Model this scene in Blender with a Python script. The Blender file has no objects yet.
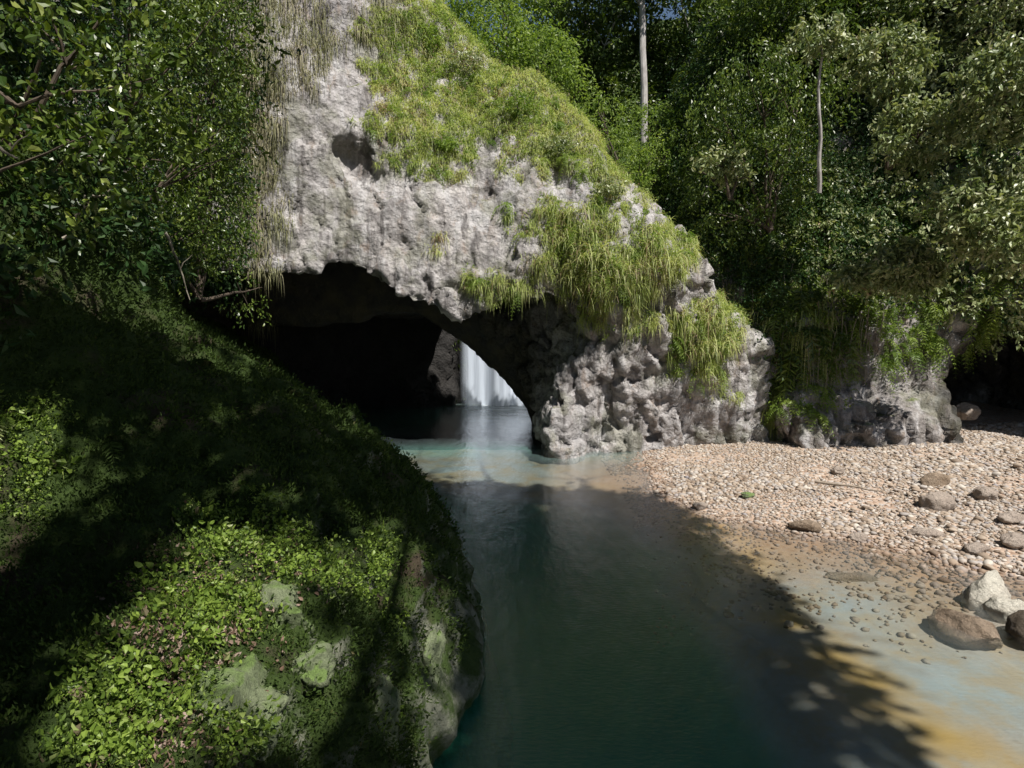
import bpy, math, random
import numpy as np
from mathutils import Vector

# ------------------------------------------------------------------ camera, sky, sun, exposure
scn = bpy.context.scene
H = 6.0; F = 667.0; PITCH = math.atan(84 / F)
cam_d = bpy.data.cameras.new('camera'); cam = bpy.data.objects.new('camera', cam_d)
scn.collection.objects.link(cam); scn.camera = cam
cam.location = (0, 0, H); cam.rotation_euler = (math.pi / 2 - PITCH, 0, 0)
cam_d.sensor_width = 36; cam_d.lens = 36 * F / 1024; cam_d.clip_start = 0.05; cam_d.clip_end = 2000

SUN = np.array([0.34, -0.44, 0.83]); SUN /= np.linalg.norm(SUN)      # towards the sun
sun_el = math.asin(SUN[2]); sun_az = math.atan2(SUN[0], SUN[1])
world = bpy.data.worlds.new('World'); scn.world = world; world.use_nodes = True
wn = world.node_tree.nodes; wl = world.node_tree.links
sky = wn.new('ShaderNodeTexSky'); sky.sky_type = 'NISHITA'; sky.sun_disc = False
sky.sun_elevation = sun_el; sky.sun_rotation = sun_az
wl.new(sky.outputs[0], wn['Background'].inputs[0]); wn['Background'].inputs[1].default_value = 0.055
sd = bpy.data.lights.new('sun', 'SUN'); sd.energy = 5.0; sd.angle = math.radians(0.6); sd.color = (1, .955, .88)
so = bpy.data.objects.new('sun', sd); scn.collection.objects.link(so)
so.rotation_euler = Vector(SUN).to_track_quat('Z', 'Y').to_euler()
scn.view_settings.view_transform = 'Standard'; scn.view_settings.look = 'None'
scn.view_settings.exposure = 0.5; scn.view_settings.gamma = 1
scn.cycles.max_bounces = 6; scn.cycles.diffuse_bounces = 2; scn.cycles.glossy_bounces = 3
scn.cycles.transparent_max_bounces = 12; scn.cycles.volume_bounces = 0
scn.cycles.caustics_reflective = False; scn.cycles.caustics_refractive = False

RNG = np.random.default_rng(7); random.seed(7)
cp, sp = math.cos(PITCH), math.sin(PITCH)

def W(px, py, D):
    """world point at distance D (world Y) seen at a photograph position"""
    u = (px - 512) / F; v = -(py - 384) / F
    d = np.array([u, cp + v * sp, -sp + v * cp]); d = d * (D / d[1])
    return np.array([d[0], d[1], d[2] + H])
def G(px, py, z=0.0):
    u = (px - 512) / F; v = -(py - 384) / F
    d = np.array([u, cp + v * sp, -sp + v * cp]); d = d * ((z - H) / d[2])
    return np.array([d[0], d[1], z])
def proj(P):
    x = P[:, 0]; y = P[:, 1]; z = P[:, 2] - H
    dep = y * cp - z * sp; up = y * sp + z * cp
    dep = np.maximum(dep, .01)
    return 512 + F * x / dep, 384 - F * up / dep

# ------------------------------------------------------------------ numpy noise
def _h(i, j, k, s):
    with np.errstate(over='ignore'):
        n = (i.astype(np.uint32) * np.uint32(374761393) + j.astype(np.uint32) * np.uint32(668265263)
             + k.astype(np.uint32) * np.uint32(2246822519) + np.uint32((s * 3266489917) & 0xffffffff))
        n = (n ^ (n >> np.uint32(13))) * np.uint32(1274126177)
        n = n ^ (n >> np.uint32(16))
        n = n * np.uint32(2654435761); n = n ^ (n >> np.uint32(15))
    return n.astype(np.float64) / 4294967295.0
def vnoise(p, s=0):
    i = np.floor(p).astype(np.int64); f = p - i; u = f * f * (3 - 2 * f)
    r = 0
    for a in (0, 1):
        wa = u[:, 0] if a else 1 - u[:, 0]
        for b in (0, 1):
            wb = u[:, 1] if b else 1 - u[:, 1]
            for c in (0, 1):
                wc = u[:, 2] if c else 1 - u[:, 2]
                r = r + wa * wb * wc * _h(i[:, 0] + a, i[:, 1] + b, i[:, 2] + c, s)
    return r * 2 - 1
def fbm(p, o=4, s=0, g=.5):
    r = 0; a = 1; t = 0
    for k in range(o):
        r = r + a * vnoise(p * 2 ** k + 17.3 * k, s + k); t += a; a *= g
    return r / t
def worley(p, s=0):
    i = np.floor(p).astype(np.int64); best = np.full(len(p), 9.)
    for a in (-1, 0, 1):
        for b in (-1, 0, 1):
            for c in (-1, 0, 1):
                x, y, z = i[:, 0] + a, i[:, 1] + b, i[:, 2] + c
                d = (x + _h(x, y, z, s) - p[:, 0]) ** 2 + (y + _h(x, y, z, s + 1) - p[:, 1]) ** 2 + (z + _h(x, y, z, s + 2) - p[:, 2]) ** 2
                best = np.minimum(best, d)
    return np.sqrt(best)
def facet(p, s=0):
    """broken blocks: every cell of a jittered lattice gets its own offset and tilt"""
    i = np.floor(p).astype(np.int64); best = np.full(len(p), 9.); sec = np.full(len(p), 9.); val = np.zeros(len(p))
    for a in (-1, 0, 1):
        for b in (-1, 0, 1):
            for c in (-1, 0, 1):
                x, y, z = i[:, 0] + a, i[:, 1] + b, i[:, 2] + c
                dx = p[:, 0] - x - _h(x, y, z, s); dy = p[:, 1] - y - _h(x, y, z, s + 1); dz = p[:, 2] - z - _h(x, y, z, s + 2)
                d = dx * dx + dy * dy + dz * dz
                v = (_h(x, y, z, s + 3) - .5) * 1.2 + dx * (_h(x, y, z, s + 4) - .5) * 1.6 + dz * (_h(x, y, z, s + 5) - .35) * 1.8 + dy * (_h(x, y, z, s + 6) - .5)
                m = d < best; sec = np.where(m, best, np.minimum(sec, d)); val = np.where(m, v, val); best = np.where(m, d, best)
    gap = np.clip((np.sqrt(sec) - np.sqrt(best)) / .16, 0, 1)
    return val - .45 * (1 - gap)
def sstep(a, b, x):
    t = np.clip((x - a) / (b - a), 0, 1); return t * t * (3 - 2 * t)
def smax(a, b, k):
    h = np.clip(.5 + .5 * (a - b) / k, 0, 1); return b + (a - b) * h + k * h * (1 - h)
def smin(a, b, k): return -smax(-a, -b, k)

# ------------------------------------------------------------------ mesh helpers
def mesh_np(name, V, faces, mat=None, attrs=None, smooth=True):
    """faces: array (n,3)/(n,4) or list of such arrays"""
    if not isinstance(faces, list): faces = [faces]
    faces = [f for f in faces if len(f)]
    m = bpy.data.meshes.new(name)
    V = np.ascontiguousarray(V, dtype=np.float32)
    m.vertices.add(len(V)); m.vertices.foreach_set('co', V.ravel())
    nl = sum(f.size for f in faces); nf = sum(len(f) for f in faces)
    m.loops.add(nl); m.loops.foreach_set('vertex_index', np.concatenate([f.ravel() for f in faces]).astype(np.int32))
    m.polygons.add(nf)
    tot = np.concatenate([np.full(len(f), f.shape[1]) for f in faces]).astype(np.int32)
    st = np.concatenate([[0], np.cumsum(tot)[:-1]]).astype(np.int32)
    m.polygons.foreach_set('loop_start', st); m.polygons.foreach_set('loop_total', tot)
    m.update(calc_edges=True)
    m.polygons.foreach_set('use_smooth', np.full(nf, smooth))
    if attrs:
        for k, a in attrs.items():
            at = m.attributes.new(k, 'FLOAT', 'POINT'); at.data.foreach_set('value', np.asarray(a, dtype=np.float32))
    if mat: m.materials.append(mat)
    m.validate(); m.update()
    return m
def link(name, mesh, parent=None, loc=None):
    o = bpy.data.objects.new(name, mesh); scn.collection.objects.link(o)
    if parent: o.parent = parent
    if loc is not None: o.location = loc
    return o
def tag(o, label=None, cat=None, group=None, kind=None):
    if label: o['label'] = label
    if cat: o['category'] = cat
    if group: o['group'] = group
    if kind: o['kind'] = kind
    return o
def empty(name, loc):
    o = bpy.data.objects.new(name, None); scn.collection.objects.link(o); o.location = Vector([float(a) for a in loc]); return o

def surface_nets(fn, lo, hi, st):
    lo = np.array(lo, float); hi = np.array(hi, float)
    n = np.ceil((hi - lo) / st).astype(int) + 1
    ax = [lo[k] + st * np.arange(n[k]) for k in range(3)]
    X, Y, Z = np.meshgrid(*ax, indexing='ij')
    S = fn(X, Y, Z)
    ins = S < 0
    c = np.zeros(tuple(n - 1), int)
    for a in (0, 1):
        for b in (0, 1):
            for d in (0, 1):
                c += ins[a:n[0] - 1 + a, b:n[1] - 1 + b, d:n[2] - 1 + d]
    act = (c > 0) & (c < 8); idx = -np.ones(act.shape, int)
    I = np.argwhere(act); idx[act] = np.arange(len(I))
    acc = np.zeros((len(I), 3)); cnt = np.zeros(len(I))
    cor = [(a, b, d) for a in (0, 1) for b in (0, 1) for d in (0, 1)]
    val = {q: S[I[:, 0] + q[0], I[:, 1] + q[1], I[:, 2] + q[2]] for q in cor}
    for q in cor:
        for k in range(3):
            if q[k] == 0:
                r = list(q); r[k] = 1; r = tuple(r)
                a, b = val[q], val[r]; m = (a < 0) != (b < 0)
                t = np.where(m, a / np.where(m, a - b, 1), 0)
                pt = np.tile(np.array(q, float), (len(I), 1)); pt[:, k] += t
                acc[m] += pt[m]; cnt[m] += 1
    V = lo + st * (I + acc / cnt[:, None])
    Q = []
    for k in range(3):
        a, b = (k + 1) % 3, (k + 2) % 3
        sl0 = [slice(None)] * 3; sl1 = [slice(None)] * 3
        sl0[k] = slice(0, -1); sl1[k] = slice(1, None)
        e = ins[tuple(sl0)] != ins[tuple(sl1)]
        E = np.argwhere(e)
        ok = (E[:, a] > 0) & (E[:, b] > 0) & (E[:, a] < n[a] - 1) & (E[:, b] < n[b] - 1)
        E = E[ok]
        def at(da, db):
            J = E.copy(); J[:, a] += da; J[:, b] += db; return idx[J[:, 0], J[:, 1], J[:, 2]]
        q = np.stack([at(-1, -1), at(0, -1), at(0, 0), at(-1, 0)], 1)
        s = ins[E[:, 0], E[:, 1], E[:, 2]]
        q[~s] = q[~s][:, ::-1]
        Q.append(q)
    return V, np.concatenate(Q)
def normals(V, Q):
    fn = np.cross(V[Q[:, 2]] - V[Q[:, 0]], V[Q[:, 3]] - V[Q[:, 1]])
    N = np.zeros_like(V)
    for k in range(4): 
        for c in range(3): N[:, c] += np.bincount(Q[:, k], fn[:, c], len(V))
    return N / np.maximum(np.linalg.norm(N, axis=1), 1e-9)[:, None]
def subdiv(V, Q):
    """split every quad in four"""
    e = np.concatenate([Q[:, [0, 1]], Q[:, [1, 2]], Q[:, [2, 3]], Q[:, [3, 0]]]); e.sort(axis=1)
    key = e[:, 0].astype(np.int64) * len(V) + e[:, 1]
    u, inv = np.unique(key, return_inverse=True)
    E = np.stack([u // len(V), u % len(V)], 1)
    ev = V[E].mean(1); fv = V[Q].mean(1)
    nv = len(V); ne = len(E); nq = len(Q)
    i = inv.reshape(4, nq) + nv; f = np.arange(nq) + nv + ne
    V2 = np.concatenate([V, ev, fv])
    Q2 = np.concatenate([np.stack([Q[:, k], i[k], f, i[k - 1]], 1) for k in range(4)])
    return V2, Q2
def relax(V, Q, it=1):
    for _ in range(it):
        A = np.zeros_like(V); n = np.zeros(len(V)); c = V[Q].mean(1)
        for k in range(4):
            for d in range(3): A[:, d] += np.bincount(Q[:, k], c[:, d], len(V))
            n += np.bincount(Q[:, k], minlength=len(V))
        V = np.where(n[:, None] > 0, A / np.maximum(n, 1)[:, None], V)
    return V
def rockify(V, Q, amp=(.45, .25, .14), sc=(3.2, 1.1, .5), seed=1, slope=(1, 1, 1), calm=None):
    V = relax(V, Q, 1)
    N = normals(V, Q)
    p = V * np.array(slope)
    d = amp[0] * fbm(p / sc[0], 3, seed)
    r = 2.6 * np.abs(fbm(p / sc[1] + 5, 4, seed + 9, .6))
    d += amp[1] * (r - .6)
    w = p + .35 * np.stack([fbm(p / 1.2, 2, 4), fbm(p / 1.2, 2, 5), fbm(p / 1.2, 2, 6)], 1)
    d += amp[2] * 1.25 * facet(w / (sc[2] * 1.9), seed + 20)
    d += amp[2] * .6 * facet(w / (sc[2] * .8), seed + 40)
    d += amp[2] * .3 * fbm(p / .25, 2, seed + 60)
    if calm is not None: d = d * calm(V)
    V = V + N * d[:, None]
    return V, normals(V, Q)
def sample(V, Q, N, n, mask=None, rng=RNG):
    c = V[Q].mean(1); fn = np.cross(V[Q[:, 2]] - V[Q[:, 0]], V[Q[:, 3]] - V[Q[:, 1]])
    ar = np.linalg.norm(fn, axis=1) + 1e-12; nn = fn / ar[:, None]
    w = ar * (mask(c, nn) if mask else 1)
    w = np.maximum(w, 0); w /= w.sum()
    i = rng.choice(len(Q), n, p=w)
    a = rng.random((n, 1)); b = rng.random((n, 1)); q = V[Q[i]]
    P = (q[:, 0] * (1 - a) + q[:, 1] * a) * (1 - b) + (q[:, 3] * (1 - a) + q[:, 2] * a) * b
    return P, nn[i]
def unit(a): return a / np.maximum(np.linalg.norm(a, axis=1), 1e-9)[:, None]
def rdir(n, rng=RNG): return unit(rng.normal(size=(n, 3)))

# ---- leaves and blades, all returned as (V, F, attrs)
def leaves(P, D, size, wid=.5, fold=.18, rng=RNG, rnd=None):
    """one leaf per point: six-point folded outline growing along D"""
    n = len(P); D = unit(D); size = np.broadcast_to(size, n)[:, None]
    S = unit(np.cross(D, rdir(n, rng))); U = np.cross(S, D)
    def v(a, s, u): return P + size * (D * a + S * (s * wid) + U * u)
    V = np.stack([v(0, 0, 0), v(.35, .5, fold), v(.8, .33, fold * .6), v(1.05, 0, -.1), v(.8, -.33, fold * .6), v(.35, -.5, fold), v(.5, 0, 0)], 1)
    b = (np.arange(n) * 7)[:, None, None]
    t = np.array([[0, 6, 1, 1], [1, 6, 2, 2], [2, 6, 3, 3], [3, 6, 4, 4], [4, 6, 5, 5], [5, 6, 0, 0]])
    q = np.array([[0, 1, 2, 6], [6, 2, 3, 3], [0, 6, 4, 5], [6, 3, 4, 4]])
    quads = (b + np.array([[0, 1, 2, 6], [0, 6, 4, 5]])[None]).reshape(-1, 4)
    tris = (b + np.array([[6, 2, 3], [6, 3, 4]])[None]).reshape(-1, 3)
    r = rng.random(n) if rnd is None else rnd
    return V.reshape(-1, 3), [quads, tris], np.repeat(r, 7)
def leaves4(P, D, size, wid=.5, rng=RNG, rnd=None):
    """cheap rhombus leaf for far or small foliage"""
    n = len(P); D = unit(D); size = np.broadcast_to(size, n)[:, None]
    S = unit(np.cross(D, rdir(n, rng))); U = np.cross(S, D)
    V = np.stack([P, P + size * (D * .45 + S * wid * .5 + U * .1), P + size * (D * 1.0 - U * .05), P + size * (D * .45 - S * wid * .5 + U * .1)], 1)
    b = (np.arange(n) * 4)[:, None]
    r = rng.random(n) if rnd is None else rnd
    tr = np.concatenate([b + np.array([[0, 1, 2]]), b + np.array([[0, 2, 3]])])
    return V.reshape(-1, 3), [tr], np.repeat(r, 4)
def blades(P, D, L, wd, droop=.6, seg=4, rng=RNG, rnd=None):
    n = len(P); D = unit(D); L = np.broadcast_to(L, n)[:, None]; wd = np.broadcast_to(wd, n)[:, None]
    dr = np.broadcast_to(droop, n)[:, None]
    S = unit(np.cross(D, np.array([0, 0, 1.]) + rdir(n, rng) * .4))
    rows = []
    for k in range(seg + 1):
        t = k / seg
        c = P + D * L * t * (1 - .3 * t * dr) + np.array([0, 0, -1.]) * L * dr * t * t
        w = wd * (1 - t) ** .7 * (.6 + 1.0 * min(t * 3, 1) * .4)
        rows += [c - S * w * .5, c + S * w * .5] if k < seg else [c]
    V = np.stack(rows, 1); m = V.shape[1]
    b = (np.arange(n) * m)[:, None]
    q = np.concatenate([b + np.array([[2 * k, 2 * k + 1, 2 * k + 3, 2 * k + 2]]) for k in range(seg - 1)])
    tr = b + np.array([[m - 3, m - 2, m - 1]])
    r = rng.random(n) if rnd is None else rnd
    return V.reshape(-1, 3), [q, tr], np.repeat(r, m)
def fronds(P, D, L, nl=10, lw=.25, droop=.6, rng=RNG, rnd=None):
    """pinnate fern fronds: leaflets in two rows along a drooping midrib"""
    n = len(P); D = unit(D); L = np.broadcast_to(L, n); r = rng.random(n) if rnd is None else rnd
    S = unit(np.cross(D, np.array([0, 0, 1.]) + rdir(n, rng) * .25))
    parts = [blades(P, D, L, L * .02, droop, 4, rng, r)]
    for k in range(1, nl):
        t = k / nl
        c = P + D * (L * t)[:, None] * (1 - .3 * t * droop) + np.array([0, 0, -1.]) * (L * droop * t * t)[:, None]
        tg = unit(D * (1 - .6 * t * droop) + np.array([0, 0, -2. * droop * t]))
        ll = L * lw * (math.sin(math.pi * (.12 + .85 * t))) ** .8
        for s in (-1, 1):
            parts.append(leaves4(c, S * s + tg * .45 + np.array([0, 0, -.25]), ll, .3, rng, r))
    return merge(parts)
def merge(parts):
    Vs, Fs, As = [], {3: [], 4: []}, []; o = 0
    for V, F_, a in parts:
        for f in F_: Fs[f.shape[1]].append(f + o)
        Vs.append(V); As.append(a); o += len(V)
    return np.concatenate(Vs), [np.concatenate(v) for v in Fs.values() if v], np.concatenate(As)
def veg(name, parts, mat, parent=None, origin=None):
    if isinstance(parts, tuple): parts = [parts]
    V, Fc, a = merge(parts)
    if origin is not None: V = V - np.asarray(origin)
    return link(name, mesh_np(name, V, Fc, mat, {'rnd': a}, smooth=False), parent)
def tube(pts, rad, ns=8, wob=0.0, seed=0):
    pts = np.array(pts, float); rad = np.array(rad, float); n = len(pts)
    T = unit(np.gradient(pts, axis=0)); ref = np.array([0.3, 1, .1]) if abs(T[0, 2]) > .7 else np.array([0, 0, 1.])
    A = unit(np.cross(T, ref)); B = np.cross(T, A)
    th = np.arange(ns) * 2 * math.pi / ns
    rr = rad[:, None] * (1 + wob * np.sin(th * 3 + np.arange(n)[:, None] * .9 + seed))
    V = pts[:, None] + rr[..., None] * (np.cos(th)[None, :, None] * A[:, None] + np.sin(th)[None, :, None] * B[:, None])
    i = np.arange(n - 1)[:, None] * ns; j = np.arange(ns)[None]; j2 = (j + 1) % ns
    q = np.stack([i + j, i + j2, i + ns + j2, i + ns + j], -1).reshape(-1, 4)
    return V.reshape(-1, 3), [q], np.full(n * ns, .5)
def curve_pts(a, b, n=8, sag=0., wob=.1, rng=RNG):
    a = np.array(a, float); b = np.array(b, float); t = np.linspace(0, 1, n)[:, None]
    L = np.linalg.norm(b - a)
    w = np.cumsum(rng.normal(size=(n, 3)) * wob * L / n, axis=0); w -= t * w[-1]
    return a + (b - a) * t + w + np.array([0, 0, -1.]) * sag * 4 * t * (1 - t)

def cloud(n, centre, rad, rng, shell=.5):
    d = rdir(n, rng); r = rng.random(n) ** (1 / 3.) * (1 - shell) + shell * rng.uniform(.75, 1.05, n)
    return np.array(centre) + d * r[:, None] * np.array(rad), d
def sprays(P, n_per, spread, size, rng, hang=.3, wid=.45, cheap=False, out=None, thin=0):
    """each point becomes a twig carrying n_per leaves that face outward and sag"""
    k = len(P); base = rdir(k, rng) * np.array([1, 1, .5]) + (0 if out is None else out * .8); base = unit(base)
    t = rng.random((k, n_per)) * spread
    Q_ = P[:, None] + base[:, None] * t[..., None] + np.array([0, 0, -1.]) * (t ** 2 * hang)[..., None] + rng.normal(size=(k, n_per, 3)) * spread * .13
    D = base[:, None] * .5 + rng.normal(size=(k, n_per, 3)) * .6 + np.array([0, 0, -hang])
    rn = np.clip(np.repeat(rng.random(k), n_per) * .6 + rng.random(k * n_per) * .4, 0, 1)
    sz = size * rng.uniform(.6, 1.3, k * n_per)
    return (leaves4 if cheap else leaves)(Q_.reshape(-1, 3), D.reshape(-1, 3), sz, wid, rng=rng, rnd=rn)

# ------------------------------------------------------------------ materials
class Mt:
    def __init__(s, name):
        s.m = bpy.data.materials.new(name); s.m.use_nodes = True; s.nt = s.m.node_tree; s.b = s.nt.nodes['Principled BSDF']
        s.out = s.nt.nodes['Material Output']; s.n = s.nt.nodes; s.tc = None
    def new(s, t, **k):
        n = s.n.new(t)
        for a, b in k.items(): setattr(n, a, b)
        return n
    def L(s, a, b): s.nt.links.new(a, b)
    def coord(s, scale=(1, 1, 1), rot=(0, 0, 0)):
        if not s.tc: s.tc = s.new('ShaderNodeTexCoord')
        mp = s.new('ShaderNodeMapping'); mp.inputs['Scale'].default_value = scale; mp.inputs['Rotation'].default_value = rot
        s.L(s.tc.outputs['Object'], mp.inputs[0]); return mp.outputs[0]
    def noise(s, sc, det=4, rough=.55, scale=(1, 1, 1), dist=0):
        n = s.new('ShaderNodeTexNoise'); n.inputs['Scale'].default_value = sc; n.inputs['Detail'].default_value = det
        n.inputs['Roughness'].default_value = rough; n.inputs['Distortion'].default_value = dist
        s.L(s.coord(scale), n.inputs['Vector']); return n.outputs['Fac']
    def vor(s, sc, feat='F1', scale=(1, 1, 1), out='Distance'):
        n = s.new('ShaderNodeTexVoronoi'); n.feature = feat; n.inputs['Scale'].default_value = sc
        s.L(s.coord(scale), n.inputs['Vector']); return n.outputs[out]
    def ramp(s, fac, stops):
        r = s.new('ShaderNodeValToRGB'); e = r.color_ramp.elements
        while len(e) < len(stops): e.new(.5)
        for x, (p, c) in zip(e, stops):
            x.position = p; x.color = (*c, 1) if isinstance(c, tuple) else (c, c, c, 1)
        s.L(fac, r.inputs[0]); return r.outputs[0]
    def mix(s, fac, a, b, mode='MIX'):
        n = s.new('ShaderNodeMix', data_type='RGBA', blend_type=mode)
        for k, x in ((0, fac), (6, a), (7, b)):
            if isinstance(x, bpy.types.NodeSocket): s.L(x, n.inputs[k])
            else: n.inputs[k].default_value = x if k == 0 else ((*x, 1) if isinstance(x, tuple) else (x, x, x, 1))
        return n.outputs[2]
    def math(s, op, a, b=0., c=None, clamp=False):
        n = s.new('ShaderNodeMath', operation=op); n.use_clamp = clamp
        for k, x in enumerate((a, b) if c is None else (a, b, c)):
            if isinstance(x, bpy.types.NodeSocket): s.L(x, n.inputs[k])
            else: n.inputs[k].default_value = x
        return n.outputs[0]
    def bump(s, h, strength=.5, dist=.1, prev=None):
        n = s.new('ShaderNodeBump'); n.inputs['Strength'].default_value = strength; n.inputs['Distance'].default_value = dist
        s.L(h, n.inputs['Height'])
        if prev: s.L(prev, n.inputs['Normal'])
        return n.outputs[0]
    def attr(s, name): 
        n = s.new('ShaderNodeAttribute'); n.attribute_name = name; return n.outputs['Fac']
    def done(s, col, rough=.8, nrm=None, spec=.3):
        if isinstance(col, tuple): s.b.inputs['Base Color'].default_value = (*col, 1)
        else: s.L(col, s.b.inputs['Base Color'])
        if isinstance(rough, float): s.b.inputs['Roughness'].default_value = rough
        else: s.L(rough, s.b.inputs['Roughness'])
        s.b.inputs['Specular IOR Level'].default_value = spec
        if nrm: s.L(nrm, s.b.inputs['Normal'])
        return s.m

def rock_mat(name, a, b, c, moss=0., mosscol=(.10, .13, .035), streak=True, wet=False, moss_attr=False, green=0.):
    m = Mt(name)
    big = m.noise(.35, 4, .6); mid = m.noise(1.6, 6, .65); fine = m.noise(9, 6, .7)
    col = m.mix(m.ramp(big, [(.35, 0.), (.62, 1.)]), a, b)
    col = m.mix(m.ramp(mid, [(.42, 0.), (.66, 1.)]), col, c)
    if streak:
        st = m.noise(1.1, 5, .6, (1.6, 1.6, .14), .4)
        col = m.mix(m.ramp(st, [(.5, 0.), (.66, .7)]), col, (.66, .65, .66))
        st2 = m.noise(.9, 5, .6, (2.2, 2.2, .2), .3)
        col = m.mix(m.ramp(st2, [(.52, 0.), (.64, .8)]), col, (.10, .09, .088))
        st3 = m.noise(1.7, 5, .65, (1.2, 1.2, .5), .8)
        col = m.mix(m.ramp(st3, [(.55, 0.), (.68, .6)]), col, (.34, .25, .19))
        st4 = m.noise(.55, 6, .7)
        col = m.mix(m.ramp(st4, [(.5, 0.), (.6, .5)]), col, (.20, .21, .13))
    col = m.mix(m.ramp(fine, [(.3, .55), (.62, 0.)]), col, m.mix(.5, col, (.06, .055, .05)))
    vo = m.vor(2.3); vo2 = m.vor(6.5)
    if moss or moss_attr:
        g = m.new('ShaderNodeNewGeometry'); sx = m.new('ShaderNodeSeparateXYZ'); m.L(g.outputs['Normal'], sx.inputs[0])
        up = m.math('MULTIPLY_ADD', sx.outputs[2], .45, moss - .45)
        f = m.math('ADD', up, m.noise(.8, 5, .65)); 
        if moss_attr: f = m.math('ADD', f, m.attr('moss'))
        f = m.ramp(f, [(.5, 0.), (.62, 1.)])
        mc = m.mix(m.noise(14, 3), mosscol, tuple(x * 1.9 for x in mosscol))
        col = m.mix(f, col, mc)
    if moss_attr or name == 'cliff_rock':   # cave shade painted in as a darker rock colour
        col = m.mix(m.attr('wet'), col, m.mix(m.ramp(m.noise(1.2, 5, .6), [(.4, 0.), (.65, 1.)]), (.035, .034, .032), (.07, .062, .04)))  # the 'wet' attribute is the mask for this painted shade
    h = m.math('ADD', m.math('MULTIPLY', vo, .6), m.math('MULTIPLY', vo2, .35))
    n1 = m.bump(h, 1., .16); n2 = m.bump(m.noise(5, 8, .7), 1., .2, n1); n3 = m.bump(fine, .6, .03, n2)
    return m.done(col, .35 if wet else .85, n3, .4)
M = {}
M['rock'] = rock_mat('pale_rock', (.52, .50, .505), (.60, .565, .55), (.31, .29, .29), .02, (.11, .12, .045), moss_attr=True)
M['cliff'] = rock_mat('cliff_rock', (.38, .355, .35), (.48, .44, .42), (.22, .195, .18), .04, (.10, .12, .045))
M['cave'] = rock_mat('cave_rock', (.022, .021, .021), (.035, .032, .03), (.014, .013, .013), -.1, streak=False)  # colour darkened to put the cave's shade into the rear wall
M['white_boulder'] = rock_mat('white_rock', (.70, .66, .56), (.78, .74, .64), (.55, .5, .42), -.3, streak=False)
M['boulder'] = rock_mat('boulder_rock', (.44, .36, .30), (.54, .46, .39), (.36, .29, .24), -.2, streak=False)
M['brown_boulder'] = rock_mat('brown_rock', (.32, .24, .17), (.40, .31, .23), (.2, .14, .09), -.2, streak=False)
M['dark_boulder'] = rock_mat('dark_rock', (.10, .075, .05), (.14, .11, .08), (.06, .05, .04), -.2, streak=False)
M['mossrock'] = rock_mat('moss_rock', (.24, .29, .15), (.34, .38, .24), (.10, .14, .05), .14, (.12, .18, .05), streak=False)
def bank_mat():
    m = Mt('bank_soil')
    big = m.noise(.9, 5, .6); fine = m.noise(12, 5, .7)
    soil = m.mix(fine, (.03, .024, .016), (.08, .062, .04))
    moss = m.mix(m.noise(9, 5, .7), (.025, .045, .012), (.07, .11, .025))
    rk = m.mix(m.noise(3, 6, .7), (.16, .17, .12), (.30, .31, .24))
    g = m.new('ShaderNodeNewGeometry'); sx = m.new('ShaderNodeSeparateXYZ'); m.L(g.outputs['Normal'], sx.inputs[0])
    col = m.mix(m.ramp(big, [(.53, 0.), (.66, 1.)]), moss, soil)
    st = m.math('ADD', m.math('MULTIPLY', sx.outputs[2], .6), m.math('MULTIPLY', m.noise(1.3, 6, .7), .9))
    col = m.mix(m.math('MULTIPLY', m.ramp(st, [(.62, 1.), (.78, 0.)]), m.attr('flank')), col, m.mix(m.ramp(m.noise(2.2, 5, .7), [(.45, 0.), (.6, 1.)]), rk, moss))
    n1 = m.bump(m.noise(4, 8, .7), 1., .15); n2 = m.bump(m.noise(30, 4, .7), .7, .03, n1)
    return m.done(col, .9, n2, .2)
M['bank'] = bank_mat()
def leaf_mat(name, stops, tr=.35, rough=.45, spec=.35):
    m = Mt(name)
    col = m.ramp(m.attr('rnd'), stops)
    m.done(col, rough, None, spec)
    t = m.new('ShaderNodeBsdfTranslucent')
    m.L(m.mix(1.0, col, (1.25, 1.3, .6), 'MULTIPLY'), t.inputs[0])
    mx = m.new('ShaderNodeMixShader'); mx.inputs[0].default_value = tr
    m.L(m.b.outputs[0], mx.inputs[1]); m.L(t.outputs[0], mx.inputs[2]); m.L(mx.outputs[0], m.out.inputs[0])
    return m.m
M['grass'] = leaf_mat('cliff_grass', [(0, (.15, .20, .07)), (.25, (.32, .39, .12)), (.55, (.50, .55, .22)), (.82, (.54, .53, .29)), (.92, (.34, .25, .16)), (1, (.26, .18, .12))], .45)
M['drygrass'] = leaf_mat('dry_hanging_grass', [(0, (.14, .15, .06)), (.4, (.24, .24, .12)), (.75, (.30, .27, .18)), (1, (.12, .09, .06))], .2, .6)
M['bush'] = leaf_mat('bright_bush', [(0, (.09, .16, .035)), (.5, (.20, .29, .06)), (1, (.34, .42, .11))], .5)
M['leaf'] = leaf_mat('forest_leaf', [(0, (.03, .06, .012)), (.5, (.08, .13, .02)), (.8, (.17, .23, .04)), (1, (.30, .34, .10))], .3, .35, .5)
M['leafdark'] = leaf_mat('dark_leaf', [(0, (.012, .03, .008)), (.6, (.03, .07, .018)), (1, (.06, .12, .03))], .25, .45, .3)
M['leafpale'] = leaf_mat('pale_glossy_leaf', [(0, (.08, .12, .04)), (.45, (.21, .26, .11)), (.75, (.37, .40, .21)), (.92, (.42, .42, .28)), (1, (.36, .27, .18))], .25, .4, .5)
M['herb'] = leaf_mat('bank_herb', [(0, (.07, .12, .02)), (.45, (.15, .23, .035)), (.8, (.27, .37, .07)), (.9, (.28, .34, .12)), (1, (.22, .16, .12))], .35)
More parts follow.
